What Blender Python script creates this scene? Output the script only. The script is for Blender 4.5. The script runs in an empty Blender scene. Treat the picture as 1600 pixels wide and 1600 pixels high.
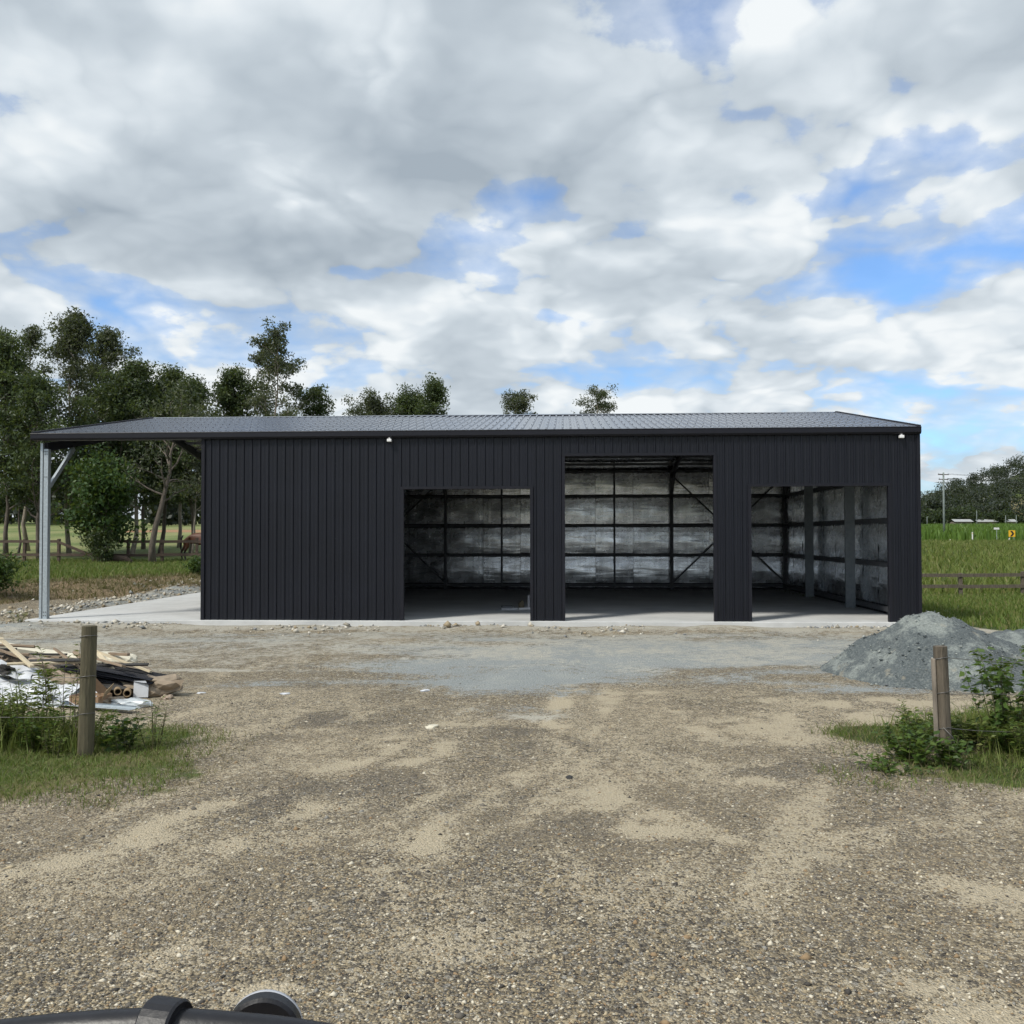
import bpy, bmesh, math, random
import numpy as np
from mathutils import Matrix, Vector

R = math.radians
random.seed(7)
rng = np.random.default_rng(7)
scene = bpy.context.scene
COL = scene.collection

# ------------------------------------------------------------------ camera
cam_d = bpy.data.cameras.new('camera')
cam = bpy.data.objects.new('camera', cam_d)
COL.objects.link(cam)
cam_d.sensor_width = 36.0
cam_d.lens = 36.0 * 1500 / 1600
cam_d.clip_start = 0.05
cam_d.clip_end = 6000
cam.matrix_world = Matrix.Translation((0, 0, 2.04)) @ Matrix.Rotation(R(90 + 1.38), 4, 'X') @ Matrix.Rotation(R(-0.10), 4, 'Z')
scene.camera = cam

# ------------------------------------------------------------------ sky
SUN_DIR = Vector((-0.50, -0.45, 0.74)).normalized()
sun_el = math.asin(SUN_DIR.z)
sun_az = math.atan2(SUN_DIR.x, SUN_DIR.y)

world = bpy.data.worlds.new('World')
scene.world = world
world.use_nodes = True
NT = world.node_tree
NT.nodes.clear()


class NB:
    """tiny node-building helper"""
    def __init__(s, nt): s.nt = nt

    def n(s, t, **k):
        nd = s.nt.nodes.new(t)
        for a, v in k.items():
            setattr(nd, a, v)
        return nd

    def link(s, a, b): s.nt.links.new(a, b)

    def put(s, sock, v):
        if isinstance(v, bpy.types.NodeSocket): s.link(v, sock)
        else: sock.default_value = v

    def m(s, op, a, b=0.0, c=0.0, clamp=False):
        nd = s.n('ShaderNodeMath', operation=op, use_clamp=clamp)
        s.put(nd.inputs[0], a); s.put(nd.inputs[1], b); s.put(nd.inputs[2], c)
        return nd.outputs[0]

    def v(s, op, a, b=(0, 0, 0), scale=None):
        nd = s.n('ShaderNodeVectorMath', operation=op)
        s.put(nd.inputs[0], a); s.put(nd.inputs[1], b)
        if scale is not None: s.put(nd.inputs['Scale'], scale)
        return nd.outputs['Value'] if op in ('LENGTH', 'DOT_PRODUCT', 'DISTANCE') else nd.outputs[0]

    def noise(s, vec, scale, detail=4, rough=0.55, dist=0.0, lac=2.0):
        nd = s.n('ShaderNodeTexNoise')
        if vec is not None: s.put(nd.inputs['Vector'], vec)
        nd.inputs['Scale'].default_value = scale
        nd.inputs['Detail'].default_value = detail
        nd.inputs['Roughness'].default_value = rough
        nd.inputs['Distortion'].default_value = dist
        nd.inputs['Lacunarity'].default_value = lac
        return nd.outputs['Fac']

    def smooth(s, x, lo, hi, a=0.0, b=1.0):
        nd = s.n('ShaderNodeMapRange', interpolation_type='SMOOTHSTEP')
        s.put(nd.inputs['Value'], x)
        s.put(nd.inputs['From Min'], lo); s.put(nd.inputs['From Max'], hi)
        s.put(nd.inputs['To Min'], a); s.put(nd.inputs['To Max'], b)
        return nd.outputs[0]

    def mix(s, f, a, b, blend='MIX'):
        nd = s.n('ShaderNodeMix', data_type='RGBA', blend_type=blend)
        s.put(nd.inputs[0], f)
        s.put(nd.inputs[6], a if isinstance(a, bpy.types.NodeSocket) else tuple(a) + (1,) * (4 - len(a)))
        s.put(nd.inputs[7], b if isinstance(b, bpy.types.NodeSocket) else tuple(b) + (1,) * (4 - len(b)))
        return nd.outputs[2]

    def ramp(s, f, stops, interp='LINEAR'):
        nd = s.n('ShaderNodeValToRGB')
        cr = nd.color_ramp
        cr.interpolation = interp
        while len(cr.elements) < len(stops): cr.elements.new(0.5)
        for e, (p, c) in zip(cr.elements, stops):
            e.position = p; e.color = tuple(c) + (1,) * (4 - len(c))
        s.link(f, nd.inputs[0])
        return nd.outputs[0]


W = NB(NT)
tc = W.n('ShaderNodeTexCoord')
dirv = W.v('NORMALIZE', tc.outputs['Generated'])
sep = W.n('ShaderNodeSeparateXYZ'); W.link(dirv, sep.inputs[0])
dx, dy, dz = sep.outputs
az = W.m('MULTIPLY', W.m('ARCTAN2', dx, dy), 180 / math.pi)
elv = W.m('MULTIPLY', W.m('ARCSINE', dz), 180 / math.pi)
zc = W.m('ADD', W.m('MAXIMUM', dz, 0.0), 0.30)
pv = W.n('ShaderNodeCombineXYZ')
W.link(W.m('DIVIDE', dx, zc), pv.inputs[0]); W.link(W.m('DIVIDE', dy, zc), pv.inputs[1])
P = pv.outputs[0]
aev = W.n('ShaderNodeCombineXYZ'); W.link(az, aev.inputs[0]); W.link(elv, aev.inputs[1])
# domain warp so no cloud edge is a clean ellipse
wn = W.n('ShaderNodeTexNoise', noise_dimensions='2D'); W.link(P, wn.inputs['Vector'])
wn.inputs['Scale'].default_value = 4.0; wn.inputs['Detail'].default_value = 3
warp = W.v('MULTIPLY', W.v('SUBTRACT', wn.outputs['Color'], (0.5, 0.5, 0.5)), (13.0, 7.0, 0.0))
aew = W.v('ADD', aev.outputs[0], warp)


def blobs(vec, lst):
    tot = None
    for (a, e, ra, re, amp) in lst:
        nd = W.n('ShaderNodeVectorMath', operation='MULTIPLY_ADD')
        W.link(vec, nd.inputs[0]); nd.inputs[1].default_value = (1 / ra, 1 / re, 0); nd.inputs[2].default_value = (-a / ra, -e / re, 0)
        q2 = W.v('DOT_PRODUCT', nd.outputs[0], nd.outputs[0])
        g = W.m('MAXIMUM', W.m('MULTIPLY_ADD', q2, -amp / 2.0, amp), 0.0)
        tot = g if tot is None else W.m('ADD', tot, g)
    return tot


GAPS = [(0.6, 19.4, 4.0, 1.9, .24), (-4.6, 17.4, 3.0, 1.0, .13), (10.3, 27.2, 3.0, 2.6, .15),
        (24.0, 20.6, 3.2, 1.5, .19), (19.3, 18.1, 4.0, 1.2, .20), (21.6, 14.2, 4.8, 1.5, .25),
        (27.5, 15.6, 3.4, 1.4, .21), (-20.4, 13.2, 3.4, 1.1, .12), (-3.8, 15.3, 5.0, 1.0, .12),
        (4.6, 13.1, 3.0, 1.2, .17), (-7.8, 9.6, 4.6, 2.0, .11), (24.5, 6.4, 6.0, 2.0, .21)]
MASS = [(-16, 23, 16, 7.0, .20), (7.0, 22.5, 9, 3.6, .16), (24, 26, 9, 3.5, .16), (8.0, 16.2, 6, 2.2, .12),
        (29, 12.0, 6, 1.8, .12), (29, 18.5, 4, 1.6, .10)]
bias = W.m('SUBTRACT', blobs(aew, MASS), W.m('MULTIPLY', blobs(aew, GAPS), 0.86))


def n2d(vec, scale, detail, rough=0.55):
    nd = W.n('ShaderNodeTexNoise', noise_dimensions='2D')
    W.link(vec, nd.inputs['Vector'])
    nd.inputs['Scale'].default_value = scale; nd.inputs['Detail'].default_value = detail; nd.inputs['Roughness'].default_value = rough
    return nd.outputs['Fac']


vo = W.n('ShaderNodeTexVoronoi', voronoi_dimensions='2D', feature='F1')
W.link(W.v('ADD', P, W.v('MULTIPLY', W.v('SUBTRACT', wn.outputs['Color'], (0.5, 0.5, 0.5)), (0.30, 0.30, 0.0))), vo.inputs['Vector'])
vo.inputs['Scale'].default_value = 4.2; vo.inputs['Detail'].default_value = 2.0; vo.inputs['Roughness'].default_value = 0.55
lobe = W.m('SUBTRACT', 0.58, vo.outputs['Distance'])
n1 = W.m('MULTIPLY_ADD', lobe, 0.26, n2d(P, 2.3, 8, 0.58))
P2 = W.v('ADD', W.v('MULTIPLY', P, (0.925, 0.925, 1.0)), (-0.05, 0.0, 0.0))
n2 = n2d(P2, 2.3, 4, 0.56)
d1 = W.m('ADD', n1, bias)
cover = W.smooth(d1, 0.25, 0.405)
thin = W.smooth(d1, 0.04, 0.38, 0.14, 0.70)
cover = W.m('MAXIMUM', cover, thin)
# shading: bases go grey where much cloud lies above, tops turned to the light stay white
relief = W.m('SUBTRACT', n1, n2)
thick = W.smooth(d1, 0.36, 0.85)
GREY = [(-19.6, 17.2, 13, 2.4, .26), (-7.0, 22.4, 9, 3.2, .20), (6.2, 20.0, 9, 1.8, .24), (4.6, 15.2, 5, 1.3, .26), (24.0, 24.0, 9, 3.0, .22),
        (14.3, 10.6, 4.6, 1.0, .18), (-16, 26, 9, 2, .16)]
shade = W.m('ADD', W.m('MULTIPLY_ADD', thick, 0.34, blobs(aew, GREY)), W.m('MULTIPLY', relief, -1.5))
shade = W.m('SUBTRACT', W.m('ADD', shade, 0.13), W.m('MULTIPLY', lobe, 0.38))
ccol = W.ramp(shade, [(0.0, (0.90, 0.94, 0.96)), (0.20, (0.74, 0.805, 0.855)), (0.45, (0.585, 0.655, 0.715)), (1.0, (0.38, 0.445, 0.51))])
sky = W.n('ShaderNodeTexSky', sky_type='NISHITA')
sky.sun_disc = False
sky.sun_elevation = sun_el
sky.sun_rotation = sun_az
sky.air_density = 1.0; sky.dust_density = 0.6; sky.ozone_density = 2.0
skyc = W.v('MULTIPLY', sky.outputs[0], (0.105, 0.148, 0.195))
allc = W.mix(cover, skyc, ccol)
bg = W.n('ShaderNodeBackground'); W.link(allc, bg.inputs[0]); bg.inputs[1].default_value = 1.0
wo = W.n('ShaderNodeOutputWorld'); W.link(bg.outputs[0], wo.inputs[0])
world.cycles.sampling_method = 'MANUAL'
world.cycles.sample_map_resolution = 512

sun_d = bpy.data.lights.new('sun', 'SUN')
sun_d.energy = 3.5; sun_d.angle = R(9); sun_d.color = (1.0, 0.95, 0.86)
sun = bpy.data.objects.new('sun', sun_d); COL.objects.link(sun)
sun.rotation_euler = SUN_DIR.to_track_quat('Z', 'Y').to_euler()

vs = scene.view_settings
cy = scene.cycles
cy.max_bounces = 6; cy.diffuse_bounces = 3; cy.glossy_bounces = 3; cy.transmission_bounces = 4; cy.transparent_max_bounces = 8
cy.use_adaptive_sampling = True; cy.adaptive_threshold = 0.02; cy.adaptive_min_samples = 16
cy.caustics_reflective = False; cy.caustics_refractive = False
vs.view_transform = 'Standard'; vs.look = 'None'; vs.exposure = 0.0; vs.gamma = 1.0; vs.use_curve_mapping = False


# ------------------------------------------------------------------ helpers
def tag(o, label=None, cat=None, group=None, kind=None):
    if label: o['label'] = label
    if cat: o['category'] = cat
    if group: o['group'] = group
    if kind: o['kind'] = kind
    return o


def empty(name, loc=(0, 0, 0), rz=0.0, label=None, cat=None, group=None):
    o = bpy.data.objects.new(name, None); COL.objects.link(o)
    o.location = loc; o.rotation_euler = (0, 0, rz)
    o.empty_display_size = 0.2
    return tag(o, label, cat, group)


def link_mesh(name, me, mat=None, parent=None, loc=None, rot=None):
    o = bpy.data.objects.new(name, me); COL.objects.link(o)
    if mat is not None and not me.materials: me.materials.append(mat)
    if parent: o.parent = parent
    if loc: o.location = loc
    if rot: o.rotation_euler = rot
    return o


def mesh(name, verts, faces, smooth=False):
    me = bpy.data.meshes.new(name)
    me.from_pydata([tuple(map(float, v)) for v in verts], [], faces)
    if smooth: me.polygons.foreach_set('use_smooth', [True] * len(me.polygons))
    me.update()
    return me


def mesh_np(name, V, F, smooth=False):
    """V (n,3), F (m,k) constant k"""
    V = np.asarray(V, np.float32); F = np.asarray(F, np.int32)
    me = bpy.data.meshes.new(name)
    me.vertices.add(len(V)); me.vertices.foreach_set('co', V.ravel())
    k = F.shape[1]
    me.loops.add(F.size); me.loops.foreach_set('vertex_index', F.ravel())
    me.polygons.add(len(F)); me.polygons.foreach_set('loop_start', np.arange(0, F.size, k, dtype=np.int32))
    if smooth: me.polygons.foreach_set('use_smooth', np.ones(len(F), bool))
    me.update(calc_edges=True)
    return me


class MB:
    """collects shapes into one mesh"""
    def __init__(s): s.V = []; s.F = []

    def add(s, V, F):
        b = len(s.V)
        s.V += [tuple(v) for v in V]; s.F += [tuple(i + b for i in f) for f in F]
        return s

    def box(s, lo, hi, M=None):
        x0, y0, z0 = lo; x1, y1, z1 = hi
        V = [(x0, y0, z0), (x1, y0, z0), (x1, y1, z0), (x0, y1, z0), (x0, y0, z1), (x1, y0, z1), (x1, y1, z1), (x0, y1, z1)]
        if M is not None: V = [tuple(M @ Vector(v)) for v in V]
        return s.add(V, [(0, 3, 2, 1), (4, 5, 6, 7), (0, 1, 5, 4), (1, 2, 6, 5), (2, 3, 7, 6), (3, 0, 4, 7)])

    def bar(s, a, b, w, h, up=(0, 0, 1)):
        a = Vector(a); b = Vector(b); d = (b - a); L = d.length; d.normalize()
        u = Vector(up); r = d.cross(u)
        if r.length < 1e-4: r = d.cross(Vector((1, 0, 0)))
        r.normalize(); u = r.cross(d)
        V = []
        for p in (a, b):
            for (i, j) in ((-1, -1), (1, -1), (1, 1), (-1, 1)):
                V.append(tuple(p + r * (i * w / 2) + u * (j * h / 2)))
        return s.add(V, [(0, 1, 2, 3), (7, 6, 5, 4), (0, 4, 5, 1), (1, 5, 6, 2), (2, 6, 7, 3), (3, 7, 4, 0)])

    def tube(s, pts, rad, n=8, cap=True):
        pts = [Vector(p) for p in pts]
        if not hasattr(rad, '__len__'): rad = [rad] * len(pts)
        b = len(s.V); prev = None
        for i, p in enumerate(pts):
            d = (pts[min(i + 1, len(pts) - 1)] - pts[max(i - 1, 0)]).normalized()
            if prev is None:
                r = d.cross(Vector((0, 0, 1)))
                if r.length < 0.05: r = d.cross(Vector((0, 1, 0)))
            else:
                r = prev - d * prev.dot(d)
            r.normalize(); prev = r; q = d.cross(r)
            for k in range(n):
                a = 2 * math.pi * k / n
                s.V.append(tuple(p + r * (math.cos(a) * rad[i]) + q * (math.sin(a) * rad[i])))
        for i in range(len(pts) - 1):
            for k in range(n):
                k2 = (k + 1) % n
                s.F.append((b + i * n + k, b + i * n + k2, b + (i + 1) * n + k2, b + (i + 1) * n + k))
        if cap:
            s.F.append(tuple(b + k for k in range(n))[::-1])
            s.F.append(tuple(b + (len(pts) - 1) * n + k for k in range(n)))
        return s

    def lathe(s, prof, n=20, M=None):
        b = len(s.V)
        for (r, z) in prof:
            for k in range(n):
                a = 2 * math.pi * k / n
                v = Vector((r * math.cos(a), r * math.sin(a), z))
                s.V.append(tuple(M @ v if M is not None else v))
        for i in range(len(prof) - 1):
            for k in range(n):
                k2 = (k + 1) % n
                s.F.append((b + i * n + k, b + i * n + k2, b + (i + 1) * n + k2, b + (i + 1) * n + k))
        s.F.append(tuple(b + k for k in range(n))[::-1]); s.F.append(tuple(b + (len(prof) - 1) * n + k for k in range(n)))
        return s

    def me(s, name, smooth=False): return mesh(name, s.V, s.F, smooth)

    def build(s, name, mat, parent=None, smooth=False, bevel=0.0):
        o = link_mesh(name, s.me(name, smooth), mat, parent)
        if bevel:
            md = o.modifiers.new('bevel', 'BEVEL'); md.width = bevel; md.segments = 2; md.limit_method = 'ANGLE'
        return o


# value noise in numpy
def _hash(ix, iy, seed):
    h = (ix.astype(np.int64) * 374761393 + iy.astype(np.int64) * 668265263 + seed * 982451653) & 0xFFFFFFFF
    h = ((h ^ (h >> 13)) * 1274126177) & 0xFFFFFFFF
    return ((h ^ (h >> 16)) & 0xFFFF) / 65535.0


def vnoise(x, y, seed=0):
    x = np.asarray(x, float); y = np.asarray(y, float)
    ix = np.floor(x); iy = np.floor(y); fx = x - ix; fy = y - iy
    fx = fx * fx * (3 - 2 * fx); fy = fy * fy * (3 - 2 * fy)
    a = _hash(ix, iy, seed); b = _hash(ix + 1, iy, seed); c = _hash(ix, iy + 1, seed); d = _hash(ix + 1, iy + 1, seed)
    return (a * (1 - fx) + b * fx) * (1 - fy) + (c * (1 - fx) + d * fx) * fy


def fbm(x, y, oct=4, seed=0):
    s = 0; a = 0.5; t = 0
    for i in range(oct):
        s = s + a * vnoise(x, y, seed + i * 17); t += a
        x = np.asarray(x) * 2.03 + 5.1; y = np.asarray(y) * 2.03 + 1.7; a *= 0.5
    return s / t


def sst(x, lo, hi):
    t = np.clip((np.asarray(x, float) - lo) / (hi - lo), 0, 1)
    return t * t * (3 - 2 * t)


# ------------------------------------------------------------------ materials
def new_mat(name):
    m = bpy.data.materials.new(name); m.use_nodes = True
    nt = m.node_tree; nt.nodes.clear()
    b = NB(nt)
    out = b.n('ShaderNodeOutputMaterial'); p = b.n('ShaderNodeBsdfPrincipled')
    b.link(p.outputs[0], out.inputs[0])
    return m, b, p, out


def simple(name, col, rough=0.6, metal=0.0, var=0.25, scale=4.0, bump=0.0, bscale=40.0, stretch=(1, 1, 1), dirt=None, spec=0.5, trans=0.0, alpha=1.0):
    m, b, p, out = new_mat(name)
    t = b.n('ShaderNodeTexCoord')
    vec = b.v('MULTIPLY', t.outputs['Object'], stretch)
    f = b.noise(vec, scale, 6, 0.6)
    c0 = [c * (1 - var) for c in col]; c1 = [min(1, c * (1 + var)) for c in col]
    cc = b.ramp(f, [(0.3, c0), (0.7, c1)])
    if dirt:
        f2 = b.noise(t.outputs['Object'], dirt[1], 5, 0.65)
        cc = b.mix(b.smooth(f2, dirt[2], dirt[2] + 0.15, 0, 0.8), cc, dirt[0])
    b.link(cc, p.inputs['Base Color'])
    p.inputs['Roughness'].default_value = rough
    p.inputs['Metallic'].default_value = metal
    p.inputs['Specular IOR Level'].default_value = spec
    if bump:
        bn = b.n('ShaderNodeBump'); bn.inputs['Strength'].default_value = bump
        bn.inputs['Distance'].default_value = 0.01
        b.link(b.noise(vec, bscale, 5, 0.6), bn.inputs['Height']); b.link(bn.outputs[0], p.inputs['Normal'])
    if trans: p.inputs['Transmission Weight'].default_value = trans
    if alpha < 1: p.inputs['Alpha'].default_value = alpha
    return m


def leaf_mat(name, cols, trans=0.35, rough=0.5, clump=False):
    m, b, p, out = new_mat(name)
    g = b.n('ShaderNodeNewGeometry')
    n = len(cols)
    tn = b.n('ShaderNodeAttribute', attribute_name='tint').outputs['Fac']
    cc = b.ramp(b.m('MULTIPLY_ADD', g.outputs['Random Per Island'], 0.62 if clump else 1.0, b.m('MULTIPLY', tn, 0.55 if clump else 0.0)), [(i / (n - 1) if n > 1 else 0, c) for i, c in enumerate(cols)])
    b.link(cc, p.inputs['Base Color'])
    p.inputs['Roughness'].default_value = rough
    p.inputs['Specular IOR Level'].default_value = 0.35
    tr = b.n('ShaderNodeBsdfTranslucent')
    b.link(b.mix(0.6, cc, (0.16, 0.20, 0.03)), tr.inputs[0])
    mx = b.n('ShaderNodeMixShader'); mx.inputs[0].default_value = trans
    b.link(p.outputs[0], mx.inputs[1]); b.link(tr.outputs[0], mx.inputs[2]); b.link(mx.outputs[0], out.inputs[0])
    return m


M = {}
M['clad'] = simple('dark_coated_steel', (0.0058, 0.0068, 0.0120), 0.42, var=0.18, scale=0.9, spec=0.36, bump=0.05, bscale=3)
M['roof'] = simple('dark_roof_steel', (0.085, 0.093, 0.118), 0.18, var=0.1, scale=1.0, spec=1.0)
M['trim'] = simple('dark_trim_steel', (0.009, 0.0095, 0.015), 0.5, var=0.1, scale=2.0, spec=0.3)
M['galv'] = simple('galvanised_steel', (0.42, 0.47, 0.50), 0.42, metal=0.55, var=0.16, scale=18, bump=0.04, bscale=60)
M['galv_mid'] = simple('dimmed_galvanised_steel', (0.24, 0.27, 0.29), 0.5, metal=0.4, var=0.15, scale=10)  # galvanised steel, colour lowered to paint in the dimness on the inner columns
M['galv_in'] = simple('shade_toned_steel', (0.10, 0.105, 0.115), 0.6, metal=0.2, var=0.2, scale=8)  # galvanised steel with indoor shade put into its colour; reused on other dark pieces
M['post_wood'] = simple('weathered_post_timber', (0.098, 0.086, 0.052), 0.85, var=0.35, scale=9, stretch=(3, 3, 0.35), bump=0.8, bscale=22)
M['post_old'] = simple('old_grey_post_timber', (0.105, 0.088, 0.066), 0.9, var=0.4, scale=9, stretch=(3, 3, 0.35), bump=0.9, bscale=24)
M['rail_wood'] = simple('brown_rail_timber', (0.085, 0.06, 0.045), 0.88, var=0.35, scale=3, stretch=(1, 4, 4), bump=0.5)
M['wire'] = simple('fence_wire_steel', (0.18, 0.175, 0.165), 0.5, metal=0.7)
M['stem'] = simple('green_brown_stem', (0.085, 0.085, 0.035), 0.8, var=0.3)
M['bark'] = simple('tree_bark', (0.115, 0.095, 0.078), 0.92, var=0.45, scale=5, stretch=(2, 2, 0.5), bump=0.7, bscale=16)
M['bark_pale'] = simple('pale_tree_bark', (0.25, 0.215, 0.175), 0.9, var=0.4, scale=5, stretch=(2, 2, 0.5), bump=0.6, bscale=16)
M['leaf_euc'] = leaf_mat('eucalypt_leaves', [(0.028, 0.036, 0.026), (0.045, 0.056, 0.036), (0.07, 0.085, 0.05), (0.12, 0.13, 0.075)], clump=True)
M['leaf_dark'] = leaf_mat('dark_green_leaves', [(0.018, 0.030, 0.016), (0.032, 0.05, 0.024), (0.06, 0.09, 0.036), (0.105, 0.14, 0.052)], clump=True)
M['leaf_lush'] = leaf_mat('lush_green_leaves', [(0.022, 0.045, 0.014), (0.035, 0.075, 0.02), (0.06, 0.115, 0.03)], clump=True)
M['leaf_weed'] = leaf_mat('weed_leaves', [(0.07, 0.11, 0.024), (0.11, 0.165, 0.036), (0.155, 0.21, 0.05), (0.21, 0.205, 0.075)], 0.4)
M['leaf_vine'] = leaf_mat('vine_leaves', [(0.04, 0.08, 0.018), (0.075, 0.135, 0.028), (0.125, 0.19, 0.04)], 0.4)
M['grass'] = leaf_mat('grass_blades', [(0.075, 0.125, 0.024), (0.115, 0.175, 0.034), (0.155, 0.21, 0.048), (0.25, 0.22, 0.10)], 0.35, 0.6)
M['grass_dry'] = leaf_mat('dry_grass_blades', [(0.16, 0.13, 0.07), (0.22, 0.18, 0.10), (0.10, 0.10, 0.04), (0.27, 0.23, 0.14)], 0.3, 0.7)
M['grass_tall'] = leaf_mat('tall_grass_blades', [(0.09, 0.13, 0.028), (0.13, 0.175, 0.038), (0.165, 0.205, 0.048), (0.22, 0.21, 0.085)], 0.35, 0.6)
M['cane'] = leaf_mat('cane_leaves', [(0.08, 0.15, 0.025), (0.105, 0.195, 0.034), (0.14, 0.23, 0.045)], 0.4, 0.5)
M['forest'] = leaf_mat('forest_leaves', [(0.016, 0.024, 0.02), (0.026, 0.037, 0.028), (0.038, 0.05, 0.034), (0.05, 0.06, 0.042)], 0.25)


def foil_mat():
    m, b, p, out = new_mat('foil_insulation')
    t = b.n('ShaderNodeTexCoord'); o = t.outputs['Object']
    g = b.n('ShaderNodeObjectInfo')
    f = b.noise(b.v('MULTIPLY', o, (2.2, 2.2, 0.35)), 2.2, 4, 0.55)
    f = b.m('ADD', f, b.m('MULTIPLY', b.m('SUBTRACT', g.outputs['Random'], 0.5), 0.45))
    b.link(b.ramp(f, [(0.25, (0.52, 0.535, 0.56)), (0.75, (0.82, 0.845, 0.88))]), p.inputs['Base Color'])
    p.inputs['Metallic'].default_value = 0.92
    b.link(b.smooth(b.noise(o, 3, 3), 0.3, 0.7, 0.20, 0.30), p.inputs['Roughness'])
    vec = b.v('ADD', b.v('MULTIPLY', o, (0.45, 0.45, 4.5)), g.outputs['Random'])
    w1 = b.noise(vec, 2.4, 3, 0.5)
    w2 = b.noise(b.v('MULTIPLY', o, (6.0, 6.0, 0.35)), 1.4, 2, 0.5)
    bn = b.n('ShaderNodeBump'); bn.inputs['Strength'].default_value = 0.16; bn.inputs['Distance'].default_value = 0.05
    b.link(b.m('ADD', w1, b.m('MULTIPLY', w2, 0.5)), bn.inputs['Height']); b.link(bn.outputs[0], p.inputs['Normal'])
    return m


M['foil'] = foil_mat()


def concrete_mat():
    m, b, p, out = new_mat('pale_concrete')
    t = b.n('ShaderNodeTexCoord'); o = t.outputs['Object']
    f = b.noise(o, 0.9, 7, 0.62)
    c = b.ramp(f, [(0.3, (0.45, 0.46, 0.455)), (0.55, (0.56, 0.57, 0.565)), (0.75, (0.62, 0.625, 0.62))])
    s1 = b.smooth(b.noise(b.v('MULTIPLY', o, (0.35, 2.0, 1)), 1.3, 5, 0.6), 0.56, 0.70, 0, 0.35)
    c = b.mix(s1, c, (0.36, 0.36, 0.35))
    s2 = b.smooth(b.noise(o, 7.0, 4, 0.6), 0.70, 0.76, 0, 0.6)
    c = b.mix(s2, c, (0.26, 0.25, 0.23))
    b.link(c, p.inputs['Base Color']); p.inputs['Roughness'].default_value = 0.75
    bn = b.n('ShaderNodeBump'); bn.inputs['Strength'].default_value = 0.25; bn.inputs['Distance'].default_value = 0.01
    b.link(b.noise(o, 30, 4), bn.inputs['Height']); b.link(bn.outputs[0], p.inputs['Normal'])
    return m


M['concrete'] = concrete_mat()


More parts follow.
